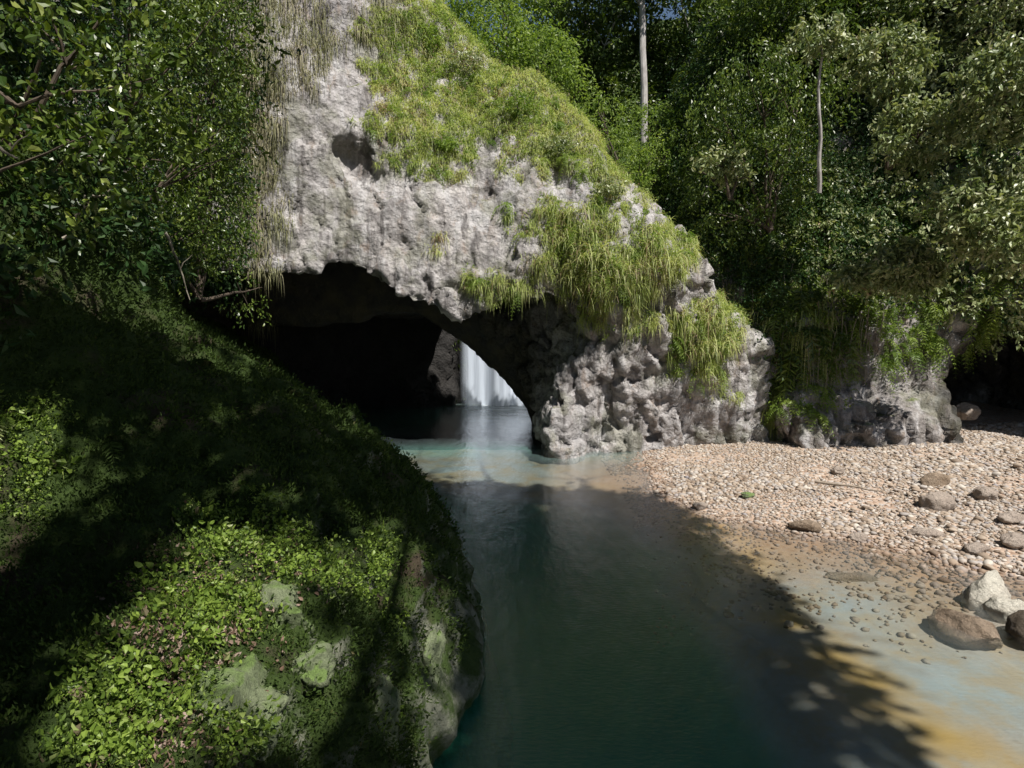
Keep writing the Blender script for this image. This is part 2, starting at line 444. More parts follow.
M['mossleaf'] = leaf_mat('moss_tuft', [(0, (.02, .035, .008)), (.5, (.04, .07, .013)), (.9, (.07, .11, .022)), (1, (.12, .1, .05))], .3, .7, .2)
M['litter'] = leaf_mat('dead_leaf', [(0, (.10, .06, .04)), (.5, (.22, .15, .11)), (1, (.36, .28, .24))], .1, .7, .2)
def bark(name, a, b, mossy=.0):
    m = Mt(name); n = m.noise(6, 6, .7, (1, 1, .25))
    col = m.mix(m.ramp(n, [(.35, 0.), (.65, 1.)]), a, b)
    return m.done(col, .85, m.bump(n, .6, .04), .2)
M['bark_pale'] = bark('pale_bark', (.46, .44, .43), (.26, .24, .23)); M['bark'] = bark('brown_bark', (.13, .10, .075), (.06, .05, .04))
M['twig'] = bark('twig_bark', (.30, .27, .22), (.16, .14, .11))
def gravel_mat():
    m = Mt('gravel_bed')
    v = m.new('ShaderNodeTexVoronoi'); v.inputs['Scale'].default_value = 11; m.L(m.coord(), v.inputs['Vector'])
    sx = m.new('ShaderNodeSeparateColor'); m.L(v.outputs['Color'], sx.inputs[0])
    col = m.ramp(sx.outputs[0], [(0, (.26, .17, .12)), (.3, (.40, .30, .23)), (.6, (.46, .35, .27)), (.85, (.36, .33, .31)), (1, (.55, .49, .43))])
    tc = m.new('ShaderNodeNewGeometry'); z = m.new('ShaderNodeSeparateXYZ'); m.L(tc.outputs['Position'], z.inputs[0])
    # wet ochre silt below the waterline
    under = m.math('MULTIPLY_ADD', z.outputs[2], -14., .1, clamp=True)
    silt = m.mix(m.noise(1.4, 5, .6), (.30, .16, .08), (.36, .23, .14))
    col = m.mix(m.math('MULTIPLY', under, .7), col, silt)
    dp = m.math('MULTIPLY_ADD', z.outputs[2], -5., -.5, clamp=True)
    col = m.mix(m.math('MULTIPLY', dp, m.ramp(m.noise(.55, 4, .6), [(.3, .3), (.6, 1.)])), col, m.mix(m.ramp(m.noise(1.1, 4, .6), [(.4, 0.), (.6, 1.)]), (.27, .31, .35), (.34, .25, .17)))
    deepf = m.math('MULTIPLY_ADD', z.outputs[2], -.7, -.5, clamp=True)
    col = m.mix(deepf, col, (.035, .19, .115))
    lip = m.attr('lip')
    col = m.mix(lip, col, m.mix(m.noise(2.5, 4), (.36, .21, .07), (.44, .28, .11)))
    h = m.math('MULTIPLY', v.outputs['Distance'], 1.)
    inv = m.math('SUBTRACT', 1., h)
    n1 = m.bump(m.math('MULTIPLY', inv, m.math('SUBTRACT', 1., under)), .7, .05)
    return m.done(col, .85, n1, .3)
M['gravel'] = gravel_mat()
def pebble_mat():
    m = Mt('pebble'); oi = m.new('ShaderNodeObjectInfo')
    r = m.math('FRACT', m.math('ADD', oi.outputs['Random'], m.attr('rnd')))
    col = m.ramp(r, [(0, (.16, .12, .09)), (.2, (.29, .225, .17)), (.5, (.37, .30, .235)), (.7, (.31, .28, .26)), (.92, (.50, .45, .39)), (1, (.27, .25, .26))])
    g = m.new('ShaderNodeNewGeometry'); z = m.new('ShaderNodeSeparateXYZ'); m.L(g.outputs['Position'], z.inputs[0])   # stones soaked at the waterline
    wet = m.ramp(m.math('ADD', z.outputs[2], m.math('MULTIPLY', m.noise(.8, 3), .12)), [(.07, 1.), (.15, 0.)])
    col = m.mix(m.math('MULTIPLY', wet, .8), col, m.mix(.6, col, (.16, .08, .04)))
    return m.done(col, .8, m.bump(m.noise(20, 4, .7), .4, .01), .3)
M['pebble'] = pebble_mat()
def water_mat():
    m = Mt('river_water'); m.n.remove(m.b)
    n1 = m.noise(1.6, 3, .5, (1.5, .55, 1)); n2 = m.noise(9, 5, .65, (.8, 1.5, 1))
    nb = m.bump(n2, .45, .025, m.bump(n1, .3, .10))
    fr = m.new('ShaderNodeFresnel'); fr.inputs[0].default_value = 1.33; m.L(nb, fr.inputs['Normal'])
    gl = m.new('ShaderNodeBsdfGlossy'); gl.inputs['Roughness'].default_value = .11; m.L(nb, gl.inputs['Normal'])
    gl.inputs[0].default_value = (.95, .97, 1, 1)
    tr = m.new('ShaderNodeBsdfTransparent'); df = m.new('ShaderNodeBsdfDiffuse')       # fine suspended silt makes the water milky
    m.L(m.mix(m.attr('milky'), m.mix(m.attr('deep'), (.38, .46, .49), (.015, .17, .105)), (.22, .52, .44)), df.inputs[0])
    silt = m.math('ADD', m.ramp(m.noise(.45, 5, .6, (1, .5, 1), .6), [(.35, .0), (.75, .16)]), m.math('ADD', m.math('MULTIPLY', m.attr('deep'), .5), m.math('MULTIPLY', m.attr('milky'), .3)))
    mk = m.new('ShaderNodeMixShader'); m.L(silt, mk.inputs[0]); m.L(tr.outputs[0], mk.inputs[1]); m.L(df.outputs[0], mk.inputs[2])
    mx = m.new('ShaderNodeMixShader'); m.L(m.math('MULTIPLY', fr.outputs[0], 1.9, clamp=True), mx.inputs[0])
    m.L(mk.outputs[0], mx.inputs[1]); m.L(gl.outputs[0], mx.inputs[2]); m.L(mx.outputs[0], m.out.inputs['Surface'])
    va = m.new('ShaderNodeVolumeAbsorption'); va.inputs[0].default_value = (.28, .74, .58, 1); va.inputs[1].default_value = .3
    m.L(va.outputs[0], m.out.inputs['Volume'])
    return m.m
M['water'] = water_mat()
def fall_mat():
    m = Mt('falling_water')
    n = m.noise(3.2, 5, .6, (1, .3, .035)); a = m.ramp(n, [(.3, .35), (.6, .9)])
    m.done((.72, .80, .92), .5, None, .3)
    m.L(m.math('MULTIPLY', a, m.attr('fade')), m.b.inputs['Alpha'])
    return m.m
M['fall'] = fall_mat()
M['wood'] = bark('driftwood', (.36, .30, .24), (.22, .18, .14))

def lerp(x, pts):
    p = np.array(pts, float); return np.interp(x, p[:, 0], p[:, 1])

# ------------------------------------------------------------------ rock arch (solid, with the cave cut through)
def arch_sdf(X, Y, Z):
    p = np.stack([X.ravel(), Y.ravel(), Z.ravel()], 1)
    big = (fbm(p / 5.5, 2, 3) * .8).reshape(X.shape)
    med = (fbm(p / 1.8, 2, 13) * .3).reshape(X.shape)
    zt = np.interp(X, [-16, -9, -5.5, -3.2, -1, 1, 2.6, 3.6, 5.3, 6.6, 8.2, 9.5, 11], [27, 24, 21.5, 18.6, 16.3, 15.2, 14.2, 12.6, 10.2, 8.7, 6.2, 5.2, 4.5])
    k = sstep(-9, -1, X)
    front = 25.4 + np.clip(Z - 7, 0, 30) * (.12 + .38 * k) + np.clip(7 - Z, 0, 8) * .12 * sstep(2, 4, X) + .25 * np.clip(X - 4, 0, 9) ** 1.0 * .6
    front = front - 1.3 * np.exp(-((X - 3.2) / 2.6) ** 2 - ((Z - 8.5) / 2.0) ** 2)        # grassy bulge
    front = front + .8 * sstep(.8, .3, np.abs(X + 6.0 + (Z - 11.3) * .5)) * sstep(12.1, 11.8, Z) * sstep(9.6, 11.8, Z)        # recess in the face
    rear = np.interp(X, [-4.2, -3.0, 12], [41, 34, 33]) - np.clip(Z - 6, 0, 8) * .42 * sstep(-3.2, -1.6, X)
    s = smax(front - Y, Y - rear, .8)
    s = smax(s, (Z - zt) * .8, 1.2)
    s = smax(s, (X - 10.8), 1.)
    t = np.clip((Y - 25.5) / 6.5, 0, 1)
    xf = np.interp(Z, [-3, 0, 1.4, 2.6, 3.6, 4.4, 7], [1.2, 1.5, 1.45, 1.9, 2.7, 3.4, 3.6])
    xr = np.interp(Z, [-3, 0, 1.2, 2.6, 3.9, 4.7, 7], [1.3, .9, .3, -.9, -2.5, -3.6, -4.2])
    xp = xf * (1 - t) + xr * t
    zcf = np.interp(X, [-14, -10, -7, -5.2, -3.2, -1.8, .3, 1.5, 2.6, 3.4], [7.2, 7.0, 6.4, 5.9, 5.1, 4.95, 5.6, 5.7, 5.3, 4.6])
    zc = zcf + 2.6 * sstep(.0, .3, t) - (zcf + 2.6 - 4.9) * sstep(.72, .98, t)
    cave = smax(X - xp, Z - zc, 1.0)
    cave = smax(cave, -(X + 15), 1.)
    s = smax(s, -cave * .9, .35)
    return s + (big * .8 + med) * sstep(0, 3, Y - 22)
V, Q = surface_nets(arch_sdf, (-20, 22, -3), (12, 43, 29), .25)
V, Q = subdiv(V, Q)
AV, AN = rockify(V, Q, (.30, .12, .24), (3., 1.3, .62), 3, (1.25, 1, .8), lambda P: (1 - .5 * sstep(3, 0, P[:, 0]) * sstep(5.5, 8, P[:, 2])) * (1 - .75 * sstep(29, 31, P[:, 1]) * sstep(9, 7, P[:, 2]))); AQ = Q
apx, apy = proj(AV)
def blob(px, py, L):
    px = px + 9 * np.sin(py * .11 + px * .05) + 7 * np.sin(px * .19 + py * .07); py = py + 8 * np.sin(px * .13 - py * .04); r = np.zeros(len(px))
    for cx, cy, rx, ry, w in L:
        r = np.maximum(r, w * np.exp(-(((px - cx) / rx) ** 2 + ((py - cy) / ry) ** 2) ** 1.5))
    return r
GR = [(500, 110, 95, 55, 1), (425, 95, 60, 75, 1), (440, 30, 70, 50, 1), (560, 130, 45, 50, 1), (610, 170, 30, 30, .8), (520, 75, 60, 40, 1), (500, 175, 22, 30, .6), (430, 150, 40, 45, .8),
      (590, 232, 55, 45, 1), (545, 235, 35, 42, 1), (605, 285, 45, 35, .9), (660, 255, 34, 34, 1), (708, 345, 30, 45, 1), (720, 310, 25, 30, .9),
      (505, 275, 50, 16, .7), (395, 215, 20, 12, .25), (445, 235, 35, 22, .3), (640, 300, 30, 30, .45), (250, 120, 24, 150, .8), (280, 40, 60, 50, .9), (360, 20, 60, 35, .7)]
BARE = [(472, 195, 20, 38, 1.2), (545, 195, 45, 16, 1.1), (485, 165, 12, 20, .9), (405, 190, 25, 25, 1), (640, 225, 16, 18, .9), (520, 250, 20, 14, .8), (345, 130, 24, 60, 1.)]
moss = blob(apx, apy, GR) * .22 * (AN[:, 1] < .3)
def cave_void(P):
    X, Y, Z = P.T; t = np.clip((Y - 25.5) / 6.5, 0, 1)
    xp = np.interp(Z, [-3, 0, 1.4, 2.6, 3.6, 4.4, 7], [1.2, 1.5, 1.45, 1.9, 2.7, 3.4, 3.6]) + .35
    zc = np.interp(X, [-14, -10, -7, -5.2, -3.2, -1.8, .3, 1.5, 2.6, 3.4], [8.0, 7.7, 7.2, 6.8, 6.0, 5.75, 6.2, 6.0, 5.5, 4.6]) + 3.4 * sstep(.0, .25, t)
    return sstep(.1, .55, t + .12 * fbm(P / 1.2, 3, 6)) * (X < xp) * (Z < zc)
shadeA = np.where((AV[:, 1] > 31.5) & (AV[:, 0] < 0), 1., 0) * (AV[:, 2] < 9) + cave_void(AV); shadeA = np.clip(shadeA, 0, 1)  # mask that paints shade into the rock deep in the cave
arch = link('rock_arch', mesh_np('rock_arch', AV, AQ, M['rock'], {'moss': moss * (shadeA < .3), 'wet': shadeA}))  # 'wet' carries the painted cave shade
tag(arch, 'massive pale grey rock arch over the dark cave with grass growing on its face', 'rock arch')

# ------------------------------------------------------------------ right cliff
def cliff_sdf(X, Y, Z):
    p = np.stack([X.ravel(), Y.ravel(), Z.ravel()], 1)
    big = (fbm(p / 6, 3, 23)).reshape(X.shape)
    front = 28.2 + np.clip(Z - 5.2, 0, 30) * .5 - 1.3 * sstep(10, 12, X) * sstep(9, 4.5, Z) - 4.5 * sstep(15.5, 21, X) * sstep(3.5, 8.5, Z) - 1. * sstep(7, 9, X) * sstep(3, 1, Z)
    front = front - np.clip(X - 22, 0, 10) * 1.2 + 1.6 * np.exp(-((X - 9) / 1.6) ** 2)
    top = np.interp(X, [4, 8, 12, 17, 24, 34], [12, 15, 19, 23, 27, 30]) + np.clip(Y - 30, 0, 20) * .2
    s = smax(front - Y, (Z - top) * .7, 1.5)
    s = smax(s, 7.6 + .12 * Z - X, 1.)
    c = np.sqrt(((X - 22.) / 5.0) ** 2 + ((Y - 28) / 9.) ** 2 + ((Z - .6) / 5.6) ** 2) - 1
    s = smax(s, -c * 4, .5)
    return s + big * 1.0
V, Q = surface_nets(cliff_sdf, (3, 16, -2), (36, 50, 32), .33)
V, Q = subdiv(V, Q)
CV, CN = rockify(V, Q, (.35, .25, .2), (3., 1.2, .7), 31, (1, 1, .8)); CQ = Q
cx = CV[:, 0] / .85 + .35 * vnoise(CV / 1.5, 77); ci = np.floor(cx); cf = np.abs(cx - ci - .5) * 2
zz_ = CV[:, 2] + .5 * (_h(ci.astype(int), 0 * ci.astype(int), 0 * ci.astype(int), 5) - .5)
cm = sstep(8.5, 9.5, CV[:, 0]) * sstep(17.8, 16.8, CV[:, 0]) * sstep(1.9, 1.65, zz_) * (CN[:, 1] < .2)
CV[:, 1] -= cm * (.28 + .35 * _h(ci.astype(int), 0 * ci.astype(int), 0 * ci.astype(int), 9) - .55 * sstep(.72, 1., cf)); CN = normals(CV, CQ)
shadeC = sstep(1.12, .98, np.sqrt(((CV[:, 0] - 22.) / 5.0) ** 2 + ((CV[:, 1] - 28) / 9.) ** 2 + ((CV[:, 2] - .6) / 5.6) ** 2)) * sstep(23.5, 26, CV[:, 1])  # mask that paints shade into the hollow of the cliff
cliff = link('cliff', mesh_np('cliff', CV, CQ, M['cliff'], {'wet': shadeC})); tag(cliff, kind='structure')  # 'wet' carries the hollow's painted shade

# ------------------------------------------------------------------ wall behind the cave, round the waterfall
def cave_sdf(X, Y, Z):
    p = np.stack([X.ravel(), Y.ravel(), Z.ravel()], 1)
    big = (fbm(p / 4, 3, 43)).reshape(X.shape)
    front = np.interp(X, [-20, -8, -3.6, -2.9, 3, 6, 7], [35.5, 37.5, 37.6, 39.3, 39.6, 38, 33.5])
    s = smax(front - Y, Z - np.interp(X, [-4, -2, 3, 5], [16, 11, 10, 7]), 1.)
    return s + big * .6
V, Q = surface_nets(cave_sdf, (-20, 30, -3), (12, 46, 18), .33)
BV, BN = rockify(V, Q, (.3, .25, .2), (3., 1.2, .6), 51)
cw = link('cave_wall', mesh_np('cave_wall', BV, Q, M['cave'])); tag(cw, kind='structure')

# ------------------------------------------------------------------ riverbed and beach
S_PX = [(652, 425), (643, 462), (655, 490), (720, 517), (780, 531), (860, 543), (940, 558), (1024, 578), (1200, 620), (1500, 740)]
L_PX = [(380, 462), (440, 470), (520, 480), (600, 487), (650, 496), (700, 520), (740, 545), (775, 580), (800, 610), (840, 640), (880, 675), (930, 712), (980, 745), (1010, 775), (1060, 900), (1100, 1200)]
S_W = np.array([G(*p)[:2] for p in S_PX]); L_W = np.array([G(*p)[:2] for p in L_PX])
def sdist(x, y, poly):
    """signed distance to a polyline running left to right, + on its far side"""
    best = np.full(x.shape, 1e9); sg = np.ones(x.shape)
    for (ax, ay), (bx, by) in zip(poly[:-1], poly[1:]):
        dx, dy = bx - ax, by - ay; L2 = dx * dx + dy * dy
        t = np.clip(((x - ax) * dx + (y - ay) * dy) / L2, 0, 1)
        d = np.hypot(x - ax - t * dx, y - ay - t * dy); cr = dx * (y - ay) - dy * (x - ax)
        m = d < best; best = np.where(m, d, best); sg = np.where(m, np.sign(cr), sg)
    return best * sg
def xw(y):   # waterline of the left bank
    return np.interp(y, [-10, 0, 7, 10, 13.5, 15, 17, 20, 24, 28, 34, 40], [-1.6, -1.0, -.66, -.66, -.75, -1.3, -2.7, -4.7, -6.6, -8.6, -10.5, -13])
def ground_z(x, y):
    p = np.stack([x, y, 0 * x], 1)
    ds = sdist(x, y, S_W) + fbm(p / 1.5, 3, 61) * .28; dl = sdist(x, y, L_W) + fbm(p / 2.2, 3, 63) * .6
    sh = np.clip(.62 - .0, 0, 1)
    shallow = -np.clip(-ds * .08 + .02, .0, .34)
    beach = np.where(ds > 0, .5 * (1 - np.exp(-np.maximum(ds, 0) * .16)), shallow)
    deep = 4.2 * sstep(0, 3.2, -dl - .9)
    z = np.where(ds > 0, beach, beach - deep)
    # a pale sand sill runs across below the mouth of the cave, deeper water behind it
    z = z - 2.2 * sstep(1.6, 5.5, y - 26.2) * (x < 3)
    z = z + fbm(p / .9, 3, 67) * .05 + (fbm(p / 3., 2, 69) * .10) * sstep(.3, 2, ds)
    lip = np.exp(-((dl + .1) / .5) ** 2) * (.55 + .6 * vnoise(p / .7, 71)) * (ds < -.3) * sstep(25.5, 22, y)
    return z, lip, ds
gx, gy = np.meshgrid(np.arange(-22, 40.01, .16), np.arange(-12, 46, .16), indexing='ij')
z, lip, gds = ground_z(gx.ravel(), gy.ravel()); nx, ny = gx.shape
GV = np.stack([gx.ravel(), gy.ravel(), z], 1)
ii = (np.arange(nx - 1)[:, None] * ny + np.arange(ny - 1)[None]).ravel()
GQ = np.stack([ii, ii + ny, ii + ny + 1, ii + 1], 1)
dry = z[GQ].mean(1) > .0
def compact(V, Q, *at):
    u, inv = np.unique(Q, return_inverse=True); return (V[u], inv.reshape(Q.shape)) + tuple(a[u] for a in at)
bv, bq, bl = compact(GV, GQ[dry], lip); rv, rq, rl = compact(GV, GQ[~dry], lip)
tag(link('beach', mesh_np('beach', bv, bq, M['gravel'], {'lip': bl * 0})), kind='structure')
tag(link('riverbed', mesh_np('riverbed', rv, rq, M['gravel'], {'lip': np.clip(rl, 0, 1)})), kind='structure')

# water: one sheet
wx, wy = np.meshgrid(np.arange(-22, 40.01, .3), np.arange(-12, 46, .3), indexing='ij'); a_, b_ = wx.shape
wv = np.stack([wx.ravel(), wy.ravel(), 0 * wx.ravel()], 1); i2 = (np.arange(a_ - 1)[:, None] * b_ + np.arange(b_ - 1)[None]).ravel()
wz = ground_z(wv[:, 0], wv[:, 1])[0]
tag(link('water', mesh_np('water', wv, np.stack([i2, i2 + b_, i2 + b_ + 1, i2 + 1], 1), M['water'], {'deep': sstep(.4, 3., -wz), 'milky': np.clip(np.exp(-((wv[:, 1] - 26.3) / 2.0) ** 2) * (.6 + .7 * fbm(wv * np.array([.25, .9, 1]), 3, 98)), 0, 1) * sstep(9, 3, wv[:, 0])})), kind='structure')

# ------------------------------------------------------------------ left bank
def bank_h(x, y):
    p = np.stack([x, y, 0 * x], 1)
    d = xw(y) - x + fbm(p / 2.5, 3, 81) * .35
    near = sstep(11, 6, y)
    h1 = np.interp(d, [-3, -.6, 0, .35, .9, 1.8, 3.5, 6, 8, 12, 20], [-5, -3, -.1, 1.3, 2.1, 2.9, 4.0, 5.6, 8.6, 15, 26])
    h2 = np.interp(d, [-3, -.6, 0, .3, .7, 1.4, 2.6, 3.8, 5.2, 7, 9, 12, 20], [-5, -3, -.1, 1.1, 2.0, 2.75, 3.15, 2.9, 2.6, 4.6, 8.5, 14, 26])
    h = h1 * (1 - near) + h2 * near
    h = h - 1.1 * sstep(3, -1, y) * sstep(5, 2, d) * (d > .5)
    return h + fbm(p / 1.6, 4, 83) * .35 * sstep(.2, 1.5, d) + fbm(p / .35, 3, 85) * .08
bx, by = np.meshgrid(np.concatenate([np.arange(-34, -9, .3), np.arange(-9, 1.2, .06)]), np.arange(-12, 36, .12), indexing='ij')
nx, ny = bx.shape
LV = np.stack([bx.ravel(), by.ravel(), bank_h(bx.ravel(), by.ravel())], 1)
ii = (np.arange(nx - 1)[:, None] * ny + np.arange(ny - 1)[None]).ravel()
LQ = np.stack([ii, ii + ny, ii + ny + 1, ii + 1], 1)
LQ = LQ[LV[LQ][:, :, 2].max(1) > -2.5]
LN = normals(LV, LQ)
p = LV; rk = facet(p / .9, 91) * .16 + facet(p / .38, 93) * .09 + fbm(p / .5, 3, 94) * .12
LV = LV + LN * (rk * sstep(12, 4, -LV[:, 0]))[:, None]; LV, LQ, = compact(LV, LQ); LN = normals(LV, LQ)
tag(link('bank', mesh_np('bank', LV, LQ, M['bank'], {'flank': sstep(3.2, 1.6, xw(LV[:, 1]) - LV[:, 0]) * sstep(-.05, .2, LV[:, 2])})), kind='structure')

# hillside behind everything
hx, hy = np.meshgrid(np.linspace(-90, 110, 120), np.linspace(40, 160, 70), indexing='ij')
hz = -2 + np.clip(hy - 42, 0, 200) * .55 + fbm(np.stack([hx.ravel(), hy.ravel(), 0 * hx.ravel()], 1) / 14, 3, 95).reshape(hx.shape) * 3
hz = hz + np.clip(np.abs(hx - 6) - 14, 0, 100) * .35 * sstep(40, 48, hy)
ii = (np.arange(119)[:, None] * 70 + np.arange(69)[None]).ravel()
HV = np.stack([hx.ravel(), hy.ravel(), hz.ravel()], 1); HQ = np.stack([ii, ii + 70, ii + 71, ii + 1], 1)
tag(link('hill', mesh_np('hill', HV, HQ, M['bank'])), kind='structure')

# ------------------------------------------------------------------ waterfall
def waterfall():
    parts = []; fades = []
    for lay, (y0, th) in enumerate([(37.7, .0), (38.05, .6), (38.4, 1.3)]):
        n = 70; m = 30
        u = np.linspace(-3.0, 2.6, n); t = np.linspace(0, 1, m)
        U, T = np.meshgrid(u, t, indexing='ij')
        yy = y0 + .22 * np.sin(U * 3.1 + lay) * (1 - .4 * T) + .05 * np.sin(U * 7.3 + lay * 2) - .5 * (1 - T) ** .5 + .3
        zz = -.05 + 12 * (T)
        VV = np.stack([U.ravel(), yy.ravel(), zz.ravel()], 1)
        i = (np.arange(n - 1)[:, None] * m + np.arange(m - 1)[None]).ravel()
        parts.append((VV, [np.stack([i, i + m, i + m + 1, i + 1], 1)], None))
        f = sstep(-3.0, -2.4, U) * (.6 + .4 * sstep(-2.6, 0, U)); fades.append(f.ravel())
    V, Fc, _ = merge([(a, b, np.zeros(len(a))) for a, b, c in parts])
    o = link('waterfall', mesh_np('waterfall', V, Fc, M['fall'], {'fade': np.concatenate(fades)}))
    tag(o, 'white waterfall dropping into the pool at the back of the cave', 'waterfall')
waterfall()
def foam():
    m = Mt('foam'); m.done((.75, .80, .84), .6)
    m.L(m.math('MULTIPLY', m.attr('fade'), m.ramp(m.noise(.9, 4, .6, (.6, 1.6, 1)), [(.3, .2), (.7, 1.)])), m.b.inputs['Alpha'])
    x, y = np.meshgrid(np.linspace(-6, 4, 60), np.linspace(31, 38.5, 50), indexing='ij'); x = x.ravel(); y = y.ravel()
    f = np.exp(-((x + .1) / 2.3) ** 2 - ((y - 37.0) / 2.6) ** 2) * 1.0
    i = (np.arange(59)[:, None] * 50 + np.arange(49)[None]).ravel()
    o = link('foam', mesh_np('foam', np.stack([x, y, 0 * x + .012], 1), np.stack([i, i + 50, i + 51, i + 1], 1), m.m, {'fade': f}))
    tag(o, 'soft white foam spreading on the pool at the foot of the waterfall', 'foam', kind='stuff')
foam()

# ------------------------------------------------------------------ boulders, pebbles
def boulder_mesh(name, size, mat, seed, sub=4, ang=.3, lump=.25):
    import bmesh
    bm = bmesh.new(); bmesh.ops.create_icosphere(bm, subdivisions=sub, radius=1)
    V = np.array([v.co[:] for v in bm.verts]); Fc = np.array([[v.index for v in f.verts] for f in bm.faces]); bm.free()
    rg = np.random.default_rng(seed)
    # cut by random planes for a broken, angular stone
    for k in range(9):
        nrm = unit(rg.normal(size=(1, 3)))[0]; dd = rg.uniform(.62, .95)
        s = V @ nrm - dd; V = V - np.outer(np.clip(s, 0, 9) * .9, nrm)
    if sub >= 3:
        V = V * (1 + lump * fbm(V * 1.6 + seed, 4, seed, .6) + .10 * (.5 - worley(V * 3 + seed, seed)) + .03 * fbm(V * 9, 2, seed))[:, None]
    V = V * np.array(size) * .5
    return mesh_np(name, V, Fc, mat, {'rnd': np.zeros(len(V)), 'moss': np.zeros(len(V))}, smooth=True)
def gz(x, y):
    z, _, _ = ground_z(np.array([x]), np.array([y])); return float(z[0])
def boulder(px, py, size, mat, seed, label, rot=0, cat='boulder', name='boulder', emb=.25, z=None):
    q = G(px, py); g = gz(q[0], q[1]) if z is None else z
    q = G(px, py, g)
    o = link(name, boulder_mesh(name, size, M[mat], seed), None, (q[0], q[1], g + size[2] * (.5 - emb)))
    o.rotation_euler = (0, 0, rot); tag(o, label, cat); return o
boulder(985, 606, (1.1, .8, 1.0), 'white_boulder', 11, 'white angular boulder standing in the shallows at the right edge', .5, z=-.2)
boulder(1006, 620, (.75, .6, .6), 'white_boulder', 12, 'smaller pale boulder leaning against the white angular one in the shallows', -.3, z=-.2)
boulder(968, 640, (.95, 1.4, .75), 'brown_boulder', 13, 'tan boulder with a pale dry top and wet brown flank in the shallows', .5, z=-.3)
boulder(1034, 640, (1.0, .8, .7), 'dark_boulder', 14, 'dark brown boulder cut by the right edge of the photo, behind the shallows', .1, z=-.2)
boulder(935, 484, (1.0, .6, .5), 'brown_boulder', 15, 'mid brown boulder lying on the gravel, the higher of the two on the bank', .3)
boulder(935, 508, (1.0, .75, .65), 'boulder', 16, 'pinkish boulder with a dark left face on the gravel beach', -.2)
boulder(985, 497, (.8, .6, .4), 'boulder', 17, 'flat grey boulder among rubble at the right of the beach', .8)
boulder(1012, 520, (.8, .5, .3), 'boulder', 18, 'low pale slab on the beach near the right edge', .2)
boulder(925, 535, (.9, .4, .22), 'boulder', 19, 'long pale slab lying along the lower beach', -.3)
boulder(975, 552, (.7, .5, .3), 'boulder', 20, 'small buff slab at the water edge right of the long pale slab', .3)
boulder(805, 530, (.85, .4, .35), 'brown_boulder', 21, 'rust brown stone with a dark underside at the waterline', -.6)
boulder(858, 540, (.5, .35, .25), 'boulder', 22, 'small bluish grey stone at the waterline of the beach', .2)
boulder(852, 582, (1.2, .6, .34), 'brown_boulder', 23, 'flat brown rock just under the shallow water', -.15, z=-.30, emb=.35)
boulder(935, 590, (1.1, .5, .25), 'dark_boulder', 24, 'sunken dark rock left of the tan boulder in the shallows', -.2, z=-.28, emb=.35)
boulder(1015, 545, (.8, .6, .4), 'boulder', 25, 'rounded buff boulder at the lower right corner of the beach', .4)
boulder(838, 473, (.5, .35, .3), 'boulder', 26, 'small grey stone high on the beach below the blocky cliff foot', .4)
boulder(965, 416, (1.2, 1., .8), 'boulder', 27, 'pale rounded boulder lit inside the dark hollow on the right', .4, z=1.0)
boulder(747, 497, (.45, .3, .22), 'mossrock', 28, 'small stone with green moss near the beach edge', 0)
boulder(700, 508, (.5, .35, .25), 'boulder', 29, 'pinkish stone at the left water edge of the beach', .5)

import bmesh
# pebbles: 300 of the largest as things, the rest one mass
def ico(sub):
    bm = bmesh.new(); bmesh.ops.create_icosphere(bm, subdivisions=sub, radius=1)
    V = np.array([v.co[:] for v in bm.verts]); Fc = np.array([[v.index for v in f.verts] for f in bm.faces]); bm.free(); return V, Fc
peb = [boulder_mesh('pebble', (1, .75, .55), M['pebble'], 100 + i, 2) for i in range(8)]
rg = np.random.default_rng(3); n = 0
while n < 300:
    px = rg.uniform(650, 1040); py = rg.uniform(450, 585)
    if px < 850 and rg.random() < .5: continue
    q = G(px, py); z, _, ds = ground_z(q[:1], q[1:2])
    if ds[0] < -.25 or q[1] > 28: continue
    q = G(px, py, float(z[0])); s = rg.uniform(.09, .19) * (1.7 if px > 900 and rg.random() < .4 else 1)
    o = link('pebble', peb[n % 8], None, (q[0], q[1], float(z[0]) + s * .12)); o.scale = (s, s, s * rg.uniform(.7, 1)); o.rotation_euler = (rg.uniform(-.2, .2), rg.uniform(-.2, .2), rg.uniform(0, 6.28))
    tag(o, 'pale buff or grey cobble lying on the gravel beach', 'cobble', 'cobbles on the gravel beach'); n += 1
IV, IF = ico(1)
n = 95000
x = rg.uniform(3.5, 30, n); y = rg.uniform(11, 31, n); z, _, ds = ground_z(x, y)
keep = (ds > -.15 - 5 * rg.random(n) ** 3) & (y < 29.5) & (rg.random(n) < 1.0); pn = fbm(np.stack([x, y, 0 * x], 1) / 1.7, 3, 15); keep &= rg.random(len(x)) < .25 + .75 * sstep(-.35, -.05, pn)
x, y, z, pn = x[keep], y[keep], z[keep], pn[keep]; n = len(x)
s = (.020 + .055 * rg.random(n) ** 3 + .012 * rg.random(n)) * (1 + .7 * sstep(0, .4, pn)) * (.85 + .35 * sstep(9, 16, x))
a = rg.uniform(0, 6.28, n)
VV = IV[None] * np.stack([s * rg.uniform(.8, 1.5, n), s, s * rg.uniform(.45, .8, n)], 1)[:, None]
VV = VV * (1 + .25 * rg.normal(size=(n, len(IV), 1)) * .6)
c, s_ = np.cos(a)[:, None], np.sin(a)[:, None]
VV = np.stack([VV[..., 0] * c - VV[..., 1] * s_, VV[..., 0] * s_ + VV[..., 1] * c, VV[..., 2]], -1) + np.stack([x, y, z + .01], 1)[:, None]
FF = (np.arange(n)[:, None, None] * len(IV) + IF[None]).reshape(-1, 3)
